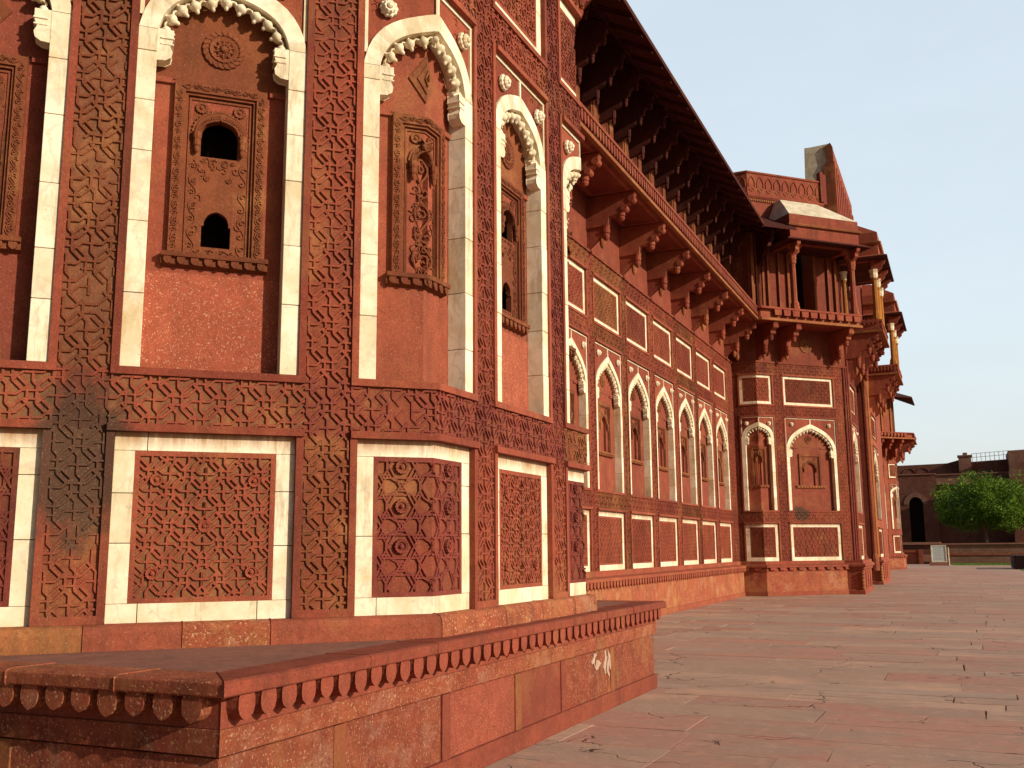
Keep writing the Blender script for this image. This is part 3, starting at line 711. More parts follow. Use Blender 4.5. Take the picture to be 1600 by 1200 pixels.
# ================================================================== THE GROUND
def plane(name, x0, x1, y0, y1, z, mat, kind='structure'):
    a = MB(); a.mat(mat); a.add([(x0, y0, z), (x1, y0, z), (x1, y1, z), (x0, y1, z)], [(0, 1, 2, 3)])
    return tag(a.build(name), kind=kind)
plane('ground', -600, 900, -300, 1600, -.03, 'earth')
pv = MB(); pv.mat('pave'); tints = []
rnd = random.Random(5)
y = -3.
while y < 97:
    h = rnd.choice([.42, .50, .60, .75, .85]) * (1 if y < 50 else 1.6)
    x = -9.2+rnd.uniform(-.8, 0)
    x1 = 9 if y < 20 else 14
    while x < x1:
        L = rnd.uniform(.8, 2.9); gpx = .0045; j = lambda: rnd.uniform(-.006, .006)
        zz = rnd.uniform(-.002, .002); tl = rnd.uniform(-.003, .003)
        xa, xb, ya, yb = x+gpx, x+L-gpx, y+gpx, y+h-gpx
        nseg = max(2, int(L/.25)); lo = []; hi = []
        for q in range(nseg+1):
            f = q/nseg; lo.append((xa+(xb-xa)*f+(j() if 0 < q < nseg else j()*2), ya+j()*.8, zz+tl*f)); hi.append((xa+(xb-xa)*f+(j() if 0 < q < nseg else j()*2), yb+j()*.8, zz+tl*f+.001))
        vs = lo+hi[::-1]; k = len(vs)
        lw = [(a, b, -.028) for a, b, c in vs]
        pv.add(vs+lw, [tuple(range(k))]+[(i, k+i, k+(i+1) % k, (i+1) % k) for i in range(k)])
        tv = rnd.random(); tints += [tv]*(k+1); x += L
    y += h
tag(pv.build('pavement', tint=tints), kind='structure')
# ================================================================== NEAR CORNER BASTION
L8 = 3.25; C1 = (-3.53, 6.464)
tD = (1/R2, 1/R2); nD = (1/R2, -1/R2)
F1 = Fr(C1, tD, nD, -L8, 0); F2 = Fr(C1, (0, 1), (1, 0), 0, L8)
P0 = (C1[0]-L8/R2, C1[1]-L8/R2); F0 = Fr(P0, (1, 0), (0, -1), -L8, 0)
P3 = (C1[0], C1[1]+L8); F3 = Fr(P3, (-1/R2, 1/R2), (1/R2, 1/R2), 0, L8, T22, T22)
P4 = (P3[0]-L8/R2, P3[1]+L8/R2); F4 = Fr(P4, (-1, 0), (0, 1), 0, 2.0, T22, 0)
BA = thing('corner_bastion', (-5.8, 8.09, 0), 'huge octagonal red bastion with tall white marble arches filling the left foreground', 'palace bastion')
W8 = .595
for fr in (F0, F1, F2, F3, F4): backing(BA, fr, .9, 13.1, d=-.6, mat='dark')
def facade_bastion(par, f0, f1, f2, fine=True, cornerstyle=True, left=True):
    hc = W8
    # bays: centre of f1, corner f1/f2, centre of f2, left corner f0/f1, right corner half on f2
    B = []
    if left: B.append(('c', [(f0, 0, -1), (f1, -L8, 1)]))
    B += [('m', [(f1, -L8/2, -1), (f1, -L8/2, 1)]), ('c', [(f1, 0, -1), (f2, 0, 1)]), ('m', [(f2, L8/2, -1), (f2, L8/2, 1)]), ('c', [(f2, L8, -1), (F3, 0, 1)] if fine else [(f2, L8, -1)])]
    for i, (k, hv) in enumerate(B):
        c = k == 'c'
        arch_bay(par, hv, W8, corner=c, hole=not c, fine=fine, name_mat='speckled' if not c else 'plain')
        panel_bay(par, hv, W8, Z_P0, Z_P1, STAR if c else RND, .50 if c else .235, fine=fine, top='purple' if c else 'red', gr='ground' if c else 'groundt', ros=1 if c else 2, asp=.577 if c else 1.)
        panel_bay(par, hv, W8, Z_U0, Z_U1, RND, .24, lower=False, fine=fine, top='red', ros=0, mw=.11)
facade_bastion(BA, F0, F1, F2)
e = W8+.052
for fr, a0 in ((F1, -L8), (F2, 0)):
    for j, (a, b) in enumerate(((a0+e, a0+L8/2-e), (a0+L8/2+e, a0+L8-e))):
        tops = ['brown', 'red', 'red', 'purple'][j+(2 if fr is F2 else 0)]
        # trims of the neighbouring windows already edge the strips
        lo = carved_strip(BA, fr, a, b, Z_P0, Z_B0-.04, 'brown' if (fr is F1 and j) else 'red', 'ground')
        carved_strip(BA, fr, a, b, Z_B0-.04, Z_B1+.04, 'red' if fr is F1 and j == 0 else 'purple', 'ground', name='crossing_panel')
        carved_strip(BA, fr, a, b, Z_B1+.04, 9.1, tops, 'groundt' if tops == 'brown' else 'ground')
        tb = MB(); tb.mat('red'); box(tb, fr.p, a, b, Z_P0, Z_P0+.055, -.02, .0275); tb.build('stone_trim', BA)
    for ci, (cen, kind) in enumerate(((a0, 'L'), (a0+L8/2, 'M'), (a0+L8, 'R'))):
        s0, s1 = (cen, cen+e) if kind == 'L' else (cen-e, cen+e) if kind == 'M' else (cen-e, cen)
        tp = 'red' if (fr is F1 and ci < 2) else 'purple' if not (fr is F2 and ci == 2) else 'ochre'
        carved_strip(BA, fr, s0, s1, Z_B0, Z_B1, tp, 'ground' if tp != 'red' else 'groundt', name='carved_band', ox=(a0+e+a0+L8/2-e)/2)
        carved_strip(BA, fr, s0, s1, Z_A1+.05, Z_U0-.052, 'red', 'ground', name='carved_band', ox=(a0+e+a0+L8/2-e)/2)
        carved_strip(BA, fr, s0, s1, Z_U1+.052, Z_T1, 'red', 'ground', name='carved_band', ox=(a0+e+a0+L8/2-e)/2)
        up_ = MB(); up_.mat('plain'); box(up_, fr.p, s0, s1, Z_T1, 9.15, -.2, 0); up_.build('upper_wall', BA)
for fr, a, b in ((F0, -L8, -e), (F3, e, L8), (F4, 0, 2.0)):
    pw = MB(); pw.mat('red'); box(pw, fr.p, a, b, 1.0, 9.15, -.22, 0); pw.build('wall_face', BA)
# socle standing on the platform
so_ = MB(); so_.mat('plain')
for fr in (F0, F1, F2, F3, F4):
    s = fr.s0
    while s < fr.s1-.01:
        e2 = min(fr.s1, s+random.uniform(.5, 1.1))
        if fr.s1-e2 < .3: e2 = fr.s1
        so_.mat(random.choice(['platform', 'platform', 'plain', 'ochre'])) if fr is not F2 else so_.mat('platform')
        mould(so_, fr.p, s if s == fr.s0 else s+.002, e2, [(-.3, .97), (.075, .97), (.072, 1.09), (.055, 1.13), (.02, Z_P0), (-.3, Z_P0)]); s = e2
so_.build('socle', BA, bevel=.006)
for fr in (F0, F1, F2, F3, F4):
    u = MB(); u.mat('plain'); box(u, fr.p, fr.s0, fr.s1, 9.2, 13.1, -.6, -.03); u.build('upper_wall', BA)
for fr in (F1, F2, F3):
    storey_slab(BA, fr, fr.s0, fr.s1, 1.2); eave(BA, fr, fr.s0, fr.s1, ribs=False); 
    for s in (fr.s0+.8, fr.s0+L8/2, fr.s1-.8): bracket(BA, fr, s)
# ================================================================== STONE PLATFORM UNDER IT
PX, PY0, PY1, PZ = -3.35, 3.98, 11.62, .98
PF = thing('stone_platform', (-6.0, 7.8, 0), 'worn red stone platform with a row of hanging tongues, jutting out below the nearest bastion', 'stone platform')
Fa = Fr((PX, PY0), (1, 0), (0, -1), -6.0, 0, 0, 1); Fb = Fr((PX, PY0), (0, 1), (1, 0), 0, PY1-PY0, 1, 1); Fc = Fr((PX, PY1), (-1, 0), (0, 1), 0, 3.6, 1, 0)
tp = MB(); tp.mat('ledge'); tp.add([(-9.4, PY0-.02, PZ), (PX+.02, PY0-.02, PZ), (PX+.02, PY1+.02, PZ), (-9.4, PY1+.02, PZ)], [(0, 1, 2, 3)])
tpo = tp.build('platform_top', PF)
for fr in (Fa, Fb, Fc):
    a = MB()
    s = fr.s0
    while s < fr.s1-.01:
        e2 = min(fr.s1, s+random.uniform(.7, 1.5))
        if fr.s1-e2 < .4: e2 = fr.s1
        a.mat('platform' if fr is Fa else 'red'); j = random.uniform(-.004, .004)
        mould(a, fr.p, s if s == fr.s0 else s+.003, e2, [(-.25, .905), (.06+j, .905), (.068+j, .915), (.068+j, .972), (.045+j, PZ+.004), (-.25, PZ+.002)]); s = e2
    a.build('coping', PF, bevel=.005)
    a = MB(); a.mat('plain'); mould(a, fr.p, fr.s0, fr.s1, [(-.3, .74), (-.03, .74), (-.026, .90), (-.3, .90)])
    a.mat('platform'); mould(a, fr.p, fr.s0, fr.s1, [(-.3, .59), (-.035, .61), (-.02, .74), (-.3, .739)])
    a.build('moulding', PF, bevel=.004)
    a = MB(); a.mat('platform' if fr is Fa else 'red'); tongues(a, fr.p, fr.s0+.04, fr.s1-.05, .905, .13, .122, .182 if fr is Fa else .172, -.035, .052, .14); a.build('tongue_frieze', PF, bevel=.003)
    a = MB(); s = fr.s0; kk = 0
    while s < fr.s1-.01:
        e2 = min(fr.s1, s+random.uniform(1.0, 1.9))
        if fr.s1-e2 < .5: e2 = fr.s1
        a.mat(['platform', 'platform', 'speckled', 'plain'][kk % 4] if fr is Fb else 'platform'); kk += 1
        box(a, fr.p, s if s == fr.s0 else s+.006, e2, .15, .60, -.35, -.06+random.uniform(-.006, .006))
        if e2 < fr.s1:
            a.mat('ochre' if kk % 2 else 'plain'); box(a, fr.p, e2-.07, e2+.05, .15, .60, -.35, -.048)
        s = e2
    a.mat('plain'); box(a, fr.p, fr.s0, fr.s1, 0, .16, -.35, -.03)
    a.build('side_wall', PF, bevel=.005)
sc = MB(); sc.mat('plaster')
for (a0_, z0_, hh_, ww_) in ((5.50, .46, .15, .10), (5.60, .40, .12, .16), (5.83, .34, .26, .09), (5.93, .30, .30, .08), (6.03, .32, .27, .12)):
    pts = []
    for k in range(18):
        t_ = 2*pi*k/18; rr_ = random.uniform(.55, 1.15); pts.append((a0_+ww_*.5*cos(t_)*rr_+.03*sin(t_*3), z0_+hh_*.5+hh_*.5*sin(t_)*rr_))
    prism(sc, Fb.p, [(a, min(b, .596)) for a, b in pts], -.08, -.051+.0003*a0_)
sc.build('plaster_scar', PF)
# ================================================================== LONG PALACE WING
YW1 = 34.1
WG = thing('palace_wing', (-7.5, 22, 0), 'long straight sunlit red wall with a receding row of pointed marble arches', 'palace wall')
FM = Fr((-6.95, 0), (0, 1), (1, 0), 11.0, YW1, 0, -1)
backing(WG, FM, 0, 9.6); backing(WG, FM, 9.6, 13.2, d=-.92, name='wall_core')
base_course(WG, FM, 11.6, YW1, .205, .13)
wm = .91; pit = 2.285; c0 = 20.69
cens = [c0+pit*k for k in range(-3, 6)]
for i, c in enumerate(cens):
    hv = [(FM, c, -1), (FM, c, 1)]
    if i >= 1: arch_bay(WG, hv, wm, fine=False, name_mat='plain', frame_half=.44, sill_half=.56, kp=.36)
    panel_bay(WG, hv, wm, Z_P0, Z_P1, RND, .20, fine=False, top='red', gr='ground' if i % 2 else 'groundt', ros=0, mw=.12) if i >= 2 else None
    if i >= 1: panel_bay(WG, hv, wm, Z_U0, Z_U1, OCT if i % 2 else RND, .20, lower=False, fine=False, top='ochre' if i == 3 else 'red', gr='groundt' if i == 3 else 'ground', ros=0, mw=.10)
edge = wm+.052
for i in range(len(cens)+1):
    a = cens[i-1]+edge if i else 11.0; b = cens[i]-edge if i < len(cens) else YW1
    if i == 0:
        q = MB(); q.mat('red'); box(q, FM.p, a, b, .9, Z_T1, -.25, 0); q.build('wall_face', WG); continue
    for z0, z1 in ((Z_P0, Z_B1), (Z_B1, Z_A1+.2), (Z_A1+.2, Z_T1)):
        carved_strip(WG, FM, a, b, z0, z1, ['red', 'brown', 'red'][i % 3], 'ground', fine=False, cell=.27)
for i, c in enumerate(cens):
    for z0, z1, in ((Z_B0, Z_B1), (Z_A1+.05, Z_U0-.052), (Z_U1+.052, Z_T1)):
        carved_strip(WG, FM, c-edge, c+edge, z0, z1, 'ochre' if (i in (2, 3) and z1 > 7) else 'red' if i % 3 else 'brown', 'groundt' if i in (2, 3) else 'ground', fine=False, name='carved_band', cell=.27, ox=c+pit/2)
u = MB(); u.mat('red'); mould(u, FM.p, 11.0, YW1, [(-.2, Z_T1), (.05, Z_T1), (.05, Z_T1+.05), (0, Z_T1+.08), (-.2, Z_T1+.08)])
u.mat('plain')
s = 11.0
while s < YW1-.01:
    e2 = min(YW1, s+pit); box(u, FM.p, s, e2 if e2 == YW1 else e2-.004, Z_T1+.08, 9.16, -.2, -.01); s = e2
u.build('upper_wall', WG)
for k in range(-3, 6):
    s = cens[0]-pit/2+(k+3)*pit
    bracket(WG, FM, s)
bracket(WG, FM, cens[-1]+pit/2-.1)
storey_slab(WG, FM, 11.2, YW1, 1.2, .17, .10)
# stone panels of the slab underside
u = MB(); u.mat('red')
for k in range(9):
    s = cens[k]-pit/2+.14; e2 = s+pit-.28
    for a, b, c_, d in ((s, e2, .12, .2), (s, e2, .95, 1.03), (s, s+.08, .2, .95), (e2-.08, e2, .2, .95)):
        u.add([FM.p(a, 9.13, c_), FM.p(b, 9.13, c_), FM.p(b, 9.13, d), FM.p(a, 9.13, d), FM.p(a, 9.17, c_), FM.p(b, 9.17, c_), FM.p(b, 9.17, d), FM.p(a, 9.17, d)], BOXF)
u.build('soffit_frames', WG)
upper_storey(WG, FM, 11.0, YW1, 1.1425, first=0)
eave(WG, FM, 11.0, YW1)
for k in range(20): eave_bracket(WG, FM, 11.55+k*1.1425, o=.95, th=.12)
# ================================================================== GATE TOWER
Q = (-6.1, YW1); LD = 3.8
FL = Fr(Q, (1, 0), (0, -1), -.85, 0, -1, T22); FD = Fr(Q, tD, nD, 0, LD)
PW = (Q[0]+LD/R2, Q[1]+LD/R2); FW = Fr(PW, (0, 1), (1, 0), 0, 3.4, T22, 0)
GT = thing('gate_tower', (-5, 38, 0), 'red tower with pillared balcony and grey hipped roof ending the long arched wall', 'palace tower')
for fr in (FL, FD, FW): backing(GT, fr, 0, 9.6 if fr is FD else 14.0, mat='red')
HB = 1.055; cD = 2.12
arch_bay(GT, [(FL, 0, -1), (FD, 0, 1)], .60, corner=True, fine=False, name_mat='plain')
panel_bay(GT, [(FL, 0, -1), (FD, 0, 1)], .60, Z_P0, Z_P1, RND, .24, fine=False, ros=0)
panel_bay(GT, [(FL, 0, -1), (FD, 0, 1)], .60, Z_U0, Z_U1, RND, .24, fine=False, ros=0, lower=False, mw=.1)
arch_bay(GT, [(FD, cD, -1), (FD, cD, 1)], HB, fine=False, name_mat='plain', frame_half=.46, sill_half=.60)
panel_bay(GT, [(FD, cD, -1), (FD, cD, 1)], HB, Z_P0, Z_P1, STAR, .50, fine=False, ros=0, asp=.577)
panel_bay(GT, [(FD, cD, -1), (FD, cD, 1)], HB, Z_U0, Z_U1, RND, .24, fine=False, ros=0, lower=False, mw=.1, gr='groundt')
arch_bay(GT, [(FW, 1.75, -1), (FW, 1.75, 1)], 1.0, fine=False, name_mat='plain')
panel_bay(GT, [(FW, 1.75, -1), (FW, 1.75, 1)], 1.0, Z_P0, Z_P1, RND, .24, fine=False, ros=0)
panel_bay(GT, [(FW, 1.75, -1), (FW, 1.75, 1)], 1.0, Z_U0, Z_U1, RND, .24, fine=False, ros=0, lower=False, mw=.1)
for fr, a, b in ((FL, -.85, -.652), (FD, .652, cD-HB-.052), (FD, cD+HB+.052, 3.62), (FW, .2, .698), (FW, 2.802, 3.4)):
    carved_strip(GT, fr, a, b, Z_P0, Z_T1, 'red', 'ground', fine=False, cell=.24)
for fr, a, b in ((FL, -.652, 0), (FD, 0, .652), (FD, cD-HB-.052, cD+HB+.052), (FW, .698, 2.802)):
    for z0, z1 in ((Z_B0, Z_B1), (Z_A1+.05, Z_U0-.052), (Z_U1+.052, Z_T1)):
        carved_strip(GT, fr, a, b, z0, z1, 'red', 'groundt' if z1 > 7 else 'ground', fine=False, name='carved_band', cell=.24)
u = MB(); u.mat('plain')
for fr in (FL, FD, FW): box(u, fr.p, fr.s0, fr.s1, Z_T1+.001, 9.2, -.2, -.01)
u.mat('red')
for fr in (FL, FD): mould(u, fr.p, fr.s0, fr.s1, [(-.1, Z_T1-.02), (.04, Z_T1-.02), (.04, Z_T1+.04), (-.1, Z_T1+.06)])
u.mat('ochre')
P = FD.p
disc(u, P, cD, 8.62, [(.26, -.01), (.26, .02), (.2, .03), (.18, .01), (.14, .03), (.1, .02), (.07, .06), (.01, .07)], 24, .08)
disc(u, P, cD-.82, 8.5, [(.22, -.01), (.22, .02), (.16, .03), (.14, .01), (.1, .03), (.05, .05)], 20, .08)
u.build('upper_wall', GT)
# corner shafts where the face meets the gateway block
u = MB(); u.mat('purple')
for s, r in ((3.66, .045), (3.76, .035)):
    x, y, _ = FD.p(s, 0, .02); lathe(u, (x, y, Z_SOC), [(r, 0), (r, 6.9)], 8)
u.mat('red'); box(u, FD.p, 3.62, LD, Z_P0, 9.1, -.1, -.02); box(u, FW.p, 0, .2, Z_P0, 9.1, -.1, .0)
x, y, _ = FW.p(.08, 0, .04); u.mat('plain'); lathe(u, (x, y, Z_SOC), [(.09, 0), (.09, .3), (.06, .4), (.055, 7.3), (.09, 7.5), (.1, 7.9)], 10)
u.build('corner_shafts', GT)
for fr in (FL, FD): base_course(GT, fr, fr.s0, fr.s1, sq=True, d=.10)
# pedestal of the gateway pier
def pedestal(par, x0, x1, y0, y1):
    a = MB(); a.mat('red')
    Fp = Fr((x1, y0), (0, 1), (1, 0), 0, y1-y0, 1, 1); Fq = Fr((x1, y0), (1, 0), (0, -1), -(x1-x0), 0, 0, 1)
    for fr in (Fp, Fq):
        mould(a, fr.p, fr.s0, fr.s1, [(-.3, 0), (.05, 0), (.05, .12), (.0, .16), (0, .80), (.05, .84), (.05, .90), (.11, .93), (.11, 1.0), (.02, 1.06), (.02, Z_P0), (-.3, Z_P0)])
        k = 4 if fr is Fp else 1
        for i in range(k):
            wd_ = (fr.s1-fr.s0)/k; s = fr.s0+i*wd_
            box(a, fr.p, s+.08 if i else s+.03, s+wd_*.30, .18, .78, -.02, .03)
    a.mat('ochre')
    for i in range(5): x, y, _ = Fp.p(.0, 0, 0); lathe(a, (x, y, .16+i*.12), [(.03, 0), (.07, .03), (.07, .08), (.03, .12)], 8)
    return a.build('pedestal', par, bevel=.004)
pedestal(GT, -3.85, -3.24, 36.35, 39.9)
for s, fr in ((-.55, FL), (.12, FD), (1.05, FD), (3.25, FD)): bracket(GT, fr, s, o=1.12)
storey_slab(GT, FL, -.85, 0, 1.2, .2, .1); storey_slab(GT, FD, 0, LD-.15, 1.2, big=True)
upper_storey(GT, FL, -.85, 0, .8, z1=13.1, wins=False)
u = MB()
# upper storey of the broad face: posts, panels and a doorway
u.mat('ochre')
for a, b in ((0, .12), (.18, .24), (.44, .50), (.66, .72), (1.12, 1.17), (1.50, 1.60), (2.63, 2.72), (3.24, 3.30), (3.55, 3.62)): box(u, FD.p, a, b, 9.6, 13, -.6, .03)
u.mat('brown'); box(u, FD.p, .24, .44, 9.6, 13, -.6, -.02); lattice(u, FD.p, .25, .43, 9.7, 12.4, .16, OCT, -.02, .02, .012, .34, 0, 1., 'red')
u.mat('plain')
for a, b in ((.12, .18), (.50, .66), (.72, 1.12), (1.17, 1.50), (2.72, 3.24), (3.30, 3.55), (3.62, LD)): box(u, FD.p, a, b, 9.6, 13, -.6, -.06)
box(u, FD.p, 1.60, 2.63, 12.2, 13, -.6, -.06)
box(u, FW.p, 0, 3.4, 9.6, 14.0, -.6, -.03)
u.mat('dark'); box(u, FD.p, 1.3, 2.9, 9.6, 12.4, -2.0, -1.8)
u.build('upper_wall', GT)
u = MB(); u.mat('dark'); box(u, FD.p, 1.5, 1.60, 9.6, 12.2, -1.8, -.6); box(u, FD.p, 2.63, 2.72, 9.6, 12.2, -1.8, -.6); u.build('doorway', GT)
kiosk(GT, FD, .86, 3.56, 1.17, over=.40, back=False)
eave(GT, FL, -.85, 0, ribs=False); eave(GT, FD, 0, .75, ribs=False)
eave_bracket(GT, FD, .3, o=1.0)
# roof drum with arcaded parapet
FLp = Fr((Q[0], Q[1]), (1, 0), (0, -1), -2.2, 0, 0, T22); FDp = Fr(Q, tD, nD, 0, 3.25, T22, 0)
u = MB()
for fr in (FLp, FDp):
    u.mat('plain'); box(u, fr.p, fr.s0, fr.s1, 13.1, 13.86, -.5, -.02)
    u.mat('ochre'); tongues(u, fr.p, fr.s0+.01, fr.s1-.01, 13.86, .1, .06, .09, -.02, .03)
    u.mat('red'); mould(u, fr.p, fr.s0, fr.s1, [(-.4, 13.86), (.05, 13.86), (.10, 13.93), (.10, 13.99), (.02, 14.05), (.02, 14.78), (.06, 14.79), (.06, 14.86), (-.3, 14.86)])
    k = int((fr.s1-fr.s0)/.36)
    for i in range(k):
        c = fr.s0+(i+.5)*(fr.s1-fr.s0)/k
        ridge(u, fr.p, [(c-.13, 14.28), (c-.13, 14.46), (c-.09, 14.56), (c, 14.68), (c+.09, 14.56), (c+.13, 14.46), (c+.13, 14.28)], .035, .03, .02)
        u.mat('ochre'); ridge(u, fr.p, [(c-.1, 14.18), (c, 14.26), (c+.1, 14.18), (c, 14.10), (c-.1, 14.18)], .03, .02, .02); u.mat('red')
u.mat('purple'); box(u, FDp.p, 3.12, 3.25, 14.05, 15.2, -.1, .1); box(u, FDp.p, 3.28, 3.42, 14.0, 15.15, -.15, .04)
u.build('roof_parapet', GT, bevel=.005)
# gateway block: high parapet wall, deep recess, second flank
PG = thing('palace_gateway', (-5.5, 43, 0), 'tall central gateway block seen edge-on, with broken grey masonry top and yellow pillared balconies', 'palace gateway')
u = MB(); u.mat('groundt'); u.mat('marble2')
prism(u, lambda a, b, d: (a, d, b), [(-4.42, 13.4), (-3.78, 13.4), (-3.80, 14.6), (-3.62, 15.1), (-3.80, 15.45), (-3.60, 15.8), (-3.66, 16.2), (-3.52, 16.46), (-4.38, 16.42), (-4.42, 15.0)], 36.84, 36.92)
u.mat('red'); box(u, lambda a, b, d: (a, d, b), -4.40, -3.42, 13.3, 16.47, 36.9, 44.4)
for i in range(10): box(u, lambda a, b, d: (a, d, b), -3.43, -3.36, 13.4, 15.9-.0*i, 37.2+i*.75, 37.5+i*.75)
u.mat('brown'); prism(u, lambda a, b, d: (a, d, b), [(-3.72, 13.3), (-3.38, 13.3), (-3.38, 16.3), (-3.46, 16.47), (-3.66, 16.3), (-3.58, 15.8), (-3.78, 15.45), (-3.60, 15.1), (-3.78, 14.6)], 36.78, 36.86)
u.build('high_parapet', PG, bevel=.01)
u = MB(); u.mat('red'); xb = lambda a, b, d: (a, d, b)
# recess of the great arch
box(u, xb, -8, -6.4, 0, 13.4, 40.2, 46)          # back of the recess
box(u, xb, -6.4, -3.95, 0, 13.4, 40.15, 40.3)      # near reveal
u.mat('purple'); box(u, xb, -6.4, -3.42, 9.0, 13.4, 40.2, 46.0)
u.mat('dark'); box(u, xb, -6.38, -6.3, .0, 6.5, 41.4, 44.8)
u.build('arched_recess', PG)
u = MB()
for y_, x_, m_, r_ in ((40.35, -3.5, 'purple', .10), (40.75, -3.62, 'yellowstone', .06), (41.15, -3.6, 'plain', .12), (45.35, -3.52, 'red', .11), (45.75, -3.42, 'yellowstone', .06)):
    u.mat(m_); lathe(u, (x_, y_, .6), [(r_*1.6, 0), (r_*1.6, .5), (r_, .7), (r_, 7.6), (r_*1.5, 7.9), (r_*1.6, 8.3)], 10)
u.mat('purple')
for i in range(16): 
    zz = 8.2-i*.28; a_ = 40.5+.0*i
    lathe(u, (-3.55-.02*(i % 2), 40.62+.07*sin(i), zz-.28), [(.03, 0), (.13, .08), (.14, .2), (.05, .28)], 8)
u.build('shafts', PG)
pedestal(PG, -3.9, -3.30, 45.6, 49.9)
FW2 = Fr((-3.40, 45.9), (0, 1), (1, 0), 0, 4.3, 1, T22); FW2s = Fr((-3.40, 45.9), (1, 0), (0, -1), -3, 0, 0, 1)
for fr in (FW2, FW2s): backing(PG, fr, 0, 14, d=-.15, mat='red')
u = MB(); u.mat('red'); box(u, FW2s.p, -3, 0, 0, 9.2, -.2, 0); u.build('wall_face', PG)
arch_bay(PG, [(FW2, 2.1, -1), (FW2, 2.1, 1)], 1.15, fine=False, name_mat='plain')
panel_bay(PG, [(FW2, 2.1, -1), (FW2, 2.1, 1)], 1.15, Z_P0, Z_P1, RND, .3, fine=False, ros=0)
panel_bay(PG, [(FW2, 2.1, -1), (FW2, 2.1, 1)], 1.15, Z_U0, Z_U1, RND, .3, fine=False, ros=0, lower=False, mw=.1)
u = MB(); u.mat('red')
for a, b in ((0, .898), (3.302, 4.3)): box(u, FW2.p, a, b, Z_P0, 9.2, -.2, 0)
for z0, z1 in ((Z_B0, Z_B1), (Z_A1+.05, Z_U0-.052), (Z_U1+.052, 9.2)): box(u, FW2.p, .898, 3.302, z0, z1, -.2, 0)
u.build('wall_face', PG)
# balconies A (on the tower's flank) and B (beyond the recess)
def oriel(par, fr, s0, s1, o, capm='marble'):
    a = MB(); a.mat('ochre')
    def bx(z0, z1, e, d): box(a, fr.p, s0-e, s1+e, z0, z1, -.1, d)
    bx(9.14, 9.21, .08, o+.08); a.mat('red'); bx(9.212, 9.50, -.02, o-.03); bx(9.502, 9.58, .06, o+.06)
    Fs = Fr(fr.p(s0, 0, o)[:2], (fr.n[0], fr.n[1]), (-fr.t[0], -fr.t[1]), -o, 0, 0, 0)
    tongues(a, fr.p, s0, s1, 9.50, .2, .09, .14, o-.04, o+.04); tongues(a, Fs.p, -o, 0, 9.50, .2, .09, .14, 0, .07)
    sl = a.build('balcony_slab', par)
    for s in (s0+.1, (s0+s1)/2, s1-.1): bracket(par, fr, s, z0=7.7, o=o-.1)
    kiosk(par, fr, s0+.05, s1-.05, o-.02, zf=9.58, zt=11.80, colmat='yellowstone', capmat=capm, roofmat='red', over=.42, ncol=3)
oriel(GT, FW, .0, 3.2, 1.28); oriel(PG, FW2, .5, 4.0, 1.25)
u = MB(); u.mat('plain'); box(u, FW2.p, 0, 4.3, 9.6, 14.2, -.6, -.05); box(u, FW2s.p, -3, 0, 9.6, 14.2, -.6, 0)
u.mat('marble')
for i in range(5): box(u, FW.p, 3.2+.0*i, 3.24, 9.6, 12, -.2-.1*i, -.16-.1*i)
u.build('upper_wall', PG)
# ================================================================== FAR BASTION
C9 = (-4.15, 76.5)
G1 = Fr(C9, tD, nD, -L8, 0); G2 = Fr(C9, (0, 1), (1, 0), 0, L8)
FB = thing('far_bastion', (-6.4, 78, 0), 'distant red bastion with thin marble outlines and a roofed balcony against the sky', 'palace bastion')
for fr in (G1, G2): backing(FB, fr, 0, 13.1, mat='red')
for k, hv in (('m', [(G1, -L8/2, -1), (G1, -L8/2, 1)]), ('c', [(G1, 0, -1), (G2, 0, 1)]), ('m', [(G2, L8/2, -1), (G2, L8/2, 1)])):
    arch_bay(FB, hv, W8, corner=k == 'c', fine=False, name_mat='plain')
    panel_bay(FB, hv, W8, Z_P0, Z_P1, RND, .4, fine=False, ros=0, mw=.12); panel_bay(FB, hv, W8, Z_U0, Z_U1, RND, .4, fine=False, ros=0, lower=False, mw=.1)
for fr, a0 in ((G1, -L8), (G2, 0)):
    u = MB(); u.mat('red')
    for a, b in ((a0+e, a0+L8/2-e), (a0+L8/2+e, a0+L8-e)): box(u, fr.p, a, b, Z_P0, 9.2, -.2, 0)
    for a, b in ((a0, a0+e), (a0+L8/2-e, a0+L8/2+e), (a0+L8-e, a0+L8)):
        for z0, z1 in ((Z_B0, Z_B1), (Z_A1+.05, Z_U0-.052), (Z_U1+.052, 9.2)): box(u, fr.p, a, b, z0, z1, -.2, -.003)
    u.build('wall_face', FB)
    base_course(FB, fr, fr.s0, fr.s1, d=.16); storey_slab(FB, fr, fr.s0, fr.s1, 1.45, .3, .2)
    for s in (a0+.3, a0+1.2, a0+2.05, a0+2.95): bracket(FB, fr, s, z0=7.75, o=1.35)
    u = MB(); u.mat('plain'); box(u, fr.p, fr.s0, fr.s1, 9.6, 13.1, -.4, -.04)
    u.mat('ochre')
    for s in (a0, a0+.75, a0+1.55, a0+2.3, a0+3.13): box(u, fr.p, s, s+.12, 9.6, 13.1, -.3, .03)
    u.mat('dark'); box(u, fr.p, a0+1.67, a0+2.2, 9.8, 12.0, -.3, -.03)
    u.build('upper_wall', FB); eave(FB, fr, fr.s0, fr.s1, 1.5, 12.1, 12.75, ribs=False)
WF = thing('far_palace_wall', (-6.9, 62, 0), 'distant palace wall linking the gateway to the far bastion, mostly hidden', 'palace wall')
u = MB(); u.mat('red'); box(u, lambda a, b, d: (a, d, b), -7.6, -6.95, 0, 13.2, 50.2, 74.5); u.mat('plain'); box(u, lambda a, b, d: (a, d, b), -6.95, -3.4, 0, 12.6, 50.2, 52.5); u.build('wall_face', WF)
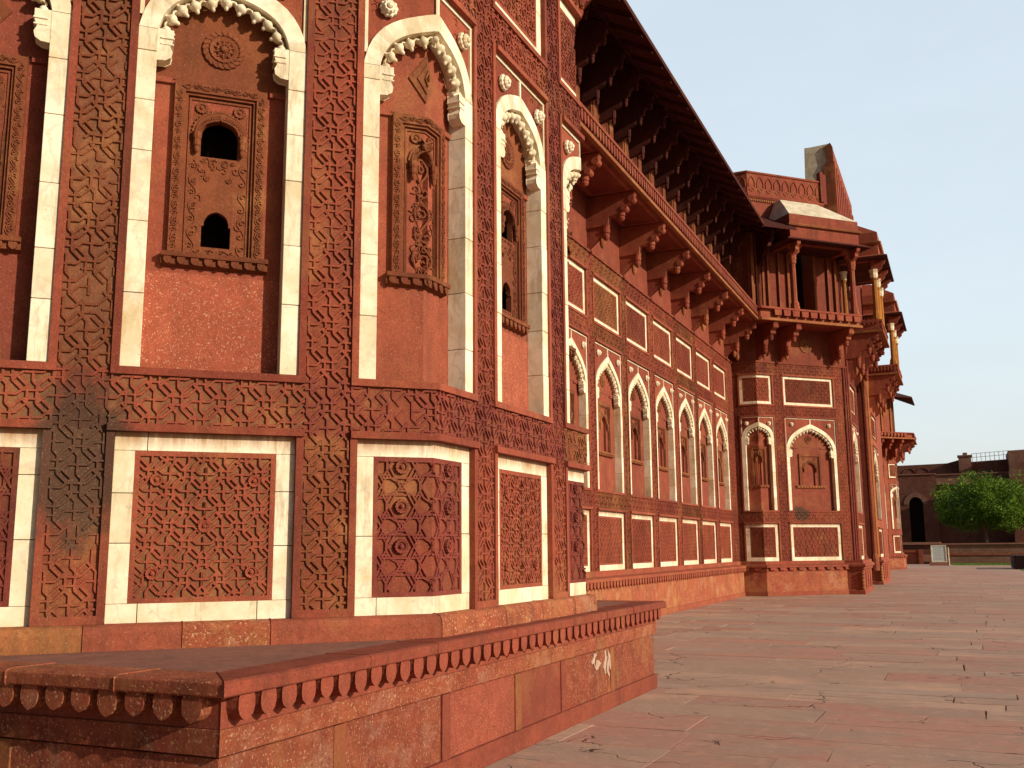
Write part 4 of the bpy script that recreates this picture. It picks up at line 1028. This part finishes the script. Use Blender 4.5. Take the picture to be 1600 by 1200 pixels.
# ================================================================== BACKGROUND
def px(x, y, Y):
    d = fwd*F_PX + rt*(x-800) + uu*(600-y); k = Y/d.y
    return (d.x*k, Y, CAMH+d.z*k)
# (numbers below are metres, projected along view rays at assumed distances)
xb = lambda a, b, d: (a, d, b)
FW_ = thing('fort_wall', (0, 126, 0), 'old brown brick fort wall in shade with a tall round-topped doorway', 'fort wall')
u = MB(); u.mat('brick')
zt = 9.82
box(u, xb, -16, -5.55, 0, zt, 125, 127); box(u, xb, -4.03, -2.45, 0, zt, 125, 127)
hw_ = .76; cx = -4.79; zs_ = 6.4
ar = [(cx+hw_*cos(a), zs_+.85*sin(a)) for a in [pi*i/12 for i in range(13)]]
for i in range(12): u.add([(ar[i][0], 125, ar[i][1]), (ar[i+1][0], 125, ar[i+1][1]), (ar[i+1][0], 125, zt), (ar[i][0], 125, zt), (ar[i][0], 127, ar[i][1]), (ar[i+1][0], 127, ar[i+1][1])], [(0, 1, 2, 3), (0, 1, 5, 4)])
u.mat('brick2'); 
for i in range(12):
    a0_, a1_ = pi*i/12, pi*(i+1)/12; q = [(cx+r*cos(a), zs_+(r+.1)*sin(a)) for r, a in ((.78, a0_), (.78, a1_), (1.3, a1_), (1.3, a0_))]
    prism(u, lambda a, b, d: (a, d, b), q, 124.94, 125.0)
u.mat('brick'); box(u, xb, -2.45, 14, 0, 8.6, 125.6, 127)
u.mat('brick2'); box(u, xb, -2.45, 14, 8.6, 9.7, 125.1, 127)
wall_o = u.build('wall_body', FW_)
u = MB(); u.mat('darkwood'); box(u, xb, cx-.8, cx+.8, 0, 7.3, 126.2, 126.4); u.build('door', FW_)
u = MB(); u.mat('ledge'); box(u, xb, -16, -2.45, zt, zt+.12, 124.9, 127.1); box(u, xb, -2.43, 14, 9.7, 9.82, 124.95, 127.1); u.build('coping', FW_)
VH = thing('vaulted_hall', (0, 145, 0), 'brown brick hall with a sloping roof line rising behind the fort wall', 'building')
u = MB(); u.mat('brick'); prism(u, lambda a, b, d: (a, d, b), [(-9, 8), (-9, 12.3), (-4.4, 12.34), (-1.42, 12.39), (1.2, 12.55), (1.2, 8)], 143, 147)
prism(u, lambda a, b, d: (a, d, b), [(-4.5, 9), (-4.5, 10.9), (-1.4, 12.2), (.1, 12.6), (1.6, 12.3), (6.4, 12.5), (6.4, 9)], 141, 142.9)
for c in (-6.0, -4.3): ridge(u, lambda a, b, d: (a, 143-d, b), [(c+.9*cos(t), 10.9+1.0*sin(t)) for t in [pi*i/8 for i in range(9)]], .1, .06, 0)
u.build('gable_wall', VH)
u = MB(); u.mat('brick2'); box(u, xb, .12, 1.62, 9, 12.95, 140.0, 142); box(u, xb, .0, 1.74, 12.95, 13.14, 139.9, 142.1); box(u, xb, .66, 1.2, 13.14, 13.48, 140.4, 141.4); u.build('pier', VH)
u = MB(); u.mat('metal')
for i in range(9):
    x = 1.75+i*.52; zb_ = 12.22+i*.026; box(u, xb, x-.03, x+.03, zb_, zb_+1.06, 140.5, 140.56)
for k in (.55, 1.03):
    u.add([(1.65, 140.5, 12.24+k), (6.0, 140.5, 12.46+k), (6.0, 140.5, 12.51+k), (1.65, 140.5, 12.29+k), (1.65, 140.56, 12.24+k), (6.0, 140.56, 12.46+k), (6.0, 140.56, 12.51+k), (1.65, 140.56, 12.29+k)], BOXF)
rail = u.build('railing', VH)
RB = thing('corner_block', (10, 112, 0), 'tall brown brick block at the right edge behind the tree', 'building')
u = MB(); u.mat('brick2'); prism(u, lambda a, b, d: (a, d, b), [(5.85, 0), (16, 0), (16, 13.6), (5.85, 13.3)], 138, 146)
u.build('rear_wall', RB); u = MB(); u.mat('brick'); prism(u, lambda a, b, d: (a, d, b), [(5.1, 0), (16, 0), (16, 10.7), (6.2, 10.6), (5.1, 9.7)], 122, 125); u.build('wall_body', RB)
# low boundary wall, steps, bench, board
LW = thing('low_wall', (1, 99, 0), 'low worn brick boundary wall with a grey coping behind the strip of grass', 'boundary wall')
u = MB(); u.mat('brick2'); box(u, xb, -2.0, 30, .0, 1.72, 98.4, 99.2); u.mat('platform'); box(u, xb, -2.0, 30, .78, .95, 98.33, 98.5); u.mat('brick2'); box(u, xb, -2.0, 30, 0, .62, 98.2, 98.5); u.build('wall_body', LW)
u = MB(); u.mat('ledge'); box(u, xb, -2.05, 30, 1.72, 1.84, 98.25, 99.3); u.build('coping', LW)
LV = thing('terrace_wall', (-5, 104, 0), 'low purplish terrace wall left of the white notice board', 'terrace wall')
u = MB(); u.mat('brick'); box(u, xb, -12, -2.1, 0, 1.75, 103.5, 105); u.mat('ledge'); box(u, xb, -12, -2.05, 1.75, 1.98, 103.3, 105)
u.build('wall_body', LV)
ST = thing('stone_steps', (-3.1, 101, 0), 'short flight of pale stone steps between the red parapet and the notice board', 'steps')
u = MB(); u.mat('ledge')
for i in range(4): box(u, xb, -3.55, -2.2, .0+i*.0, .2+i*.2, 100+i*.35, 102.5)
u.build('treads', ST)
BN = thing('red_parapet', (-4.7, 98, 0), 'short red sandstone parapet with a tongue moulding beside the far bastion', 'stone parapet')
u = MB(); u.mat('platform'); box(u, xb, -6.6, -3.85, 0, .95, 98.5, 99.3); u.mat('red'); box(u, xb, -6.6, -3.75, 1.05, 1.25, 98.35, 99.4); box(u, xb, -6.6, -3.85, .95, 1.05, 98.45, 99.3)
u.mat('plain'); box(u, xb, -3.85, -3.5, 0, 1.3, 98.3, 99.5)
Fbn = Fr((-6.6, 98.45), (1, 0), (0, -1), 0, 2.7, 0, 0); tongues(u, Fbn.p, 0, 2.7, 1.05, .13, .09, .15, 0, .06); u.build('wall_body', BN)
SG = thing('notice_board', (-1.95, 91.5, 0), 'white square notice board on a low stone foot beside the grass', 'sign')
u = MB(); u.mat('white'); prism(u, lambda a, b, d: (a, 91+(b-.35)*.10+d, b), [(-2.52, .33), (-1.48, .33), (-1.48, 1.62), (-2.52, 1.62)], 0, .12); bd = u.build('board', SG)
u = MB(); u.mat('marble')
for a, b, c, d in ((-2.59, -2.52, .28, 1.68), (-1.48, -1.41, .28, 1.68), (-2.52, -1.48, .28, .34), (-2.52, -1.48, 1.62, 1.68)): prism(u, lambda a_, b_, d_: (a_, 91+(b_-.35)*.10+d_, b_), [(a, c), (b, c), (b, d), (a, d)], -.03, .15)
u.build('board_frame', SG)
u = MB(); u.mat('metal')
for i in range(11): prism(u, lambda a_, b_, d_: (a_, 91+(b_-.35)*.10+d_, b_), [(-2.42, 1.5-i*.1), (-1.58-.12*((i*7) % 3), 1.5-i*.1), (-1.58-.12*((i*7) % 3), 1.485-i*.1), (-2.42, 1.485-i*.1)], -.004, .003)
u.build('faint_lettering', SG)
u = MB(); u.mat('ledge'); box(u, xb, -2.75, -1.25, 0, .28, 90.9, 91.5); u.mat('marble'); prism(u, lambda a, b, d: (d, a, b), [(91.1, 0), (91.3, 1.5), (92.3, 0)], -1.28, -1.22); u.build('foot', SG)
plane('lawn', -1.2, 40, 92.2, 98.2, .012, 'grass')
plane('verge', 3.3, 40, 70, 84, .016, 'grass')
gs = MB(); gs.mat('grass')
for i in range(5000):
    x, y = random.uniform(-1.15, 9), random.uniform(92.2, 98); a = random.uniform(0, pi); h = random.uniform(.04, .12)
    gs.add([(x-.03*cos(a), y-.03*sin(a), 0.01), (x+.03*cos(a), y+.03*sin(a), .01), (x+random.uniform(-.04, .04), y, h)], [(0, 1, 2)])
tag(gs.build('lawn_grass'), 'short green grass in front of the low boundary wall', 'grass', kind='stuff')
DW = thing('slatted_planter', (4, 78, 0), 'dark slatted box at the right edge on the green verge', 'planter box')
u = MB(); u.mat('darkwood')
for i in range(6): box(u, xb, 3.0, 7, .05+i*.15, .17+i*.15, 76.0, 82)
for xx in (3.05, 4.0, 5.0): box(u, xb, xx, xx+.08, 0, .95, 75.96, 76.05)
u.build('slats', DW)
# the tree
TR = thing('round_tree', (2.0, 110, 0), 'broad round-crowned green tree behind the low wall', 'tree')
rnd = random.Random(11)
u = MB(); u.mat('bark')
def limb(a, b, r0_, r1_, n=7):
    a = Vector(a); b = Vector(b); d = (b-a).normalized(); x = d.orthogonal().normalized(); y = d.cross(x)
    vs = [tuple(c+(x*cos(2*pi*i/n)+y*sin(2*pi*i/n))*r) for c, r in ((a, r0_), (b, r1_)) for i in range(n)]
    u.add(vs, [(i, (i+1) % n, n+(i+1) % n, n+i) for i in range(n)])
tx, ty = 2.0, 110
limb((tx, ty, 0), (tx+.1, ty, 1.6), .24, .19); limb((tx+.1, ty, 1.6), (tx-.1, ty, 3.2), .19, .16)
tips = []
for i in range(9):
    a = i*2*pi/9+rnd.uniform(-.3, .3); r = rnd.uniform(1.6, 3.4); z = rnd.uniform(4.2, 6.6)
    mid = (tx+r*.45*cos(a), ty+r*.45*sin(a), 3.2+(z-3.2)*.6); tip = (tx+r*cos(a), ty+r*sin(a), z)
    limb((tx-.1, ty, 3.1), mid, .12, .07); limb(mid, tip, .07, .03)
u.build('trunk', TR)
lf = MB(); lf.mat('leaf'); tt = []
for cidx in range(900):
    while True:
        x, y, z = rnd.uniform(-1, 1), rnd.uniform(-1, 1), rnd.uniform(-.75, 1); q = x*x+y*y+z*z*(1 if z > 0 else 1.3)
        if q < 1 and q > .42*rnd.random(): break
    bump_ = 1+.10*sin(5*atan2(y, x)+2)+.09*sin(9*x+4*z)+rnd.uniform(-.10, .08)
    cx_, cy_, cz_ = tx+.5+x*5.2*bump_, ty+y*4.6*bump_, 4.9+z*(3.5 if z > 0 else 2.0)*(1-.12*x)*bump_
    cl = rnd.uniform(.35, .75); ct = rnd.random()
    for k in range(40):
        v = Vector((rnd.gauss(0, 1), rnd.gauss(0, 1), rnd.gauss(0, .8))); v = v.normalized()*cl*rnd.random()**.4
        n_ = Vector((rnd.gauss(0, 1), rnd.gauss(0, 1), rnd.gauss(0, 1)+.8)).normalized(); a_ = n_.orthogonal().normalized(); b_ = n_.cross(a_); s_ = rnd.uniform(.07, .15)
        c_ = Vector((cx_, cy_, cz_))+v
        lf.add([tuple(c_-a_*s_), tuple(c_+b_*s_*.55), tuple(c_+a_*s_), tuple(c_-b_*s_*.55)], [(0, 1, 2, 3)]); tt.append(min(1, max(0, ct*.6+rnd.random()*.5)))
lf.build('crown', TR, tint=tt)
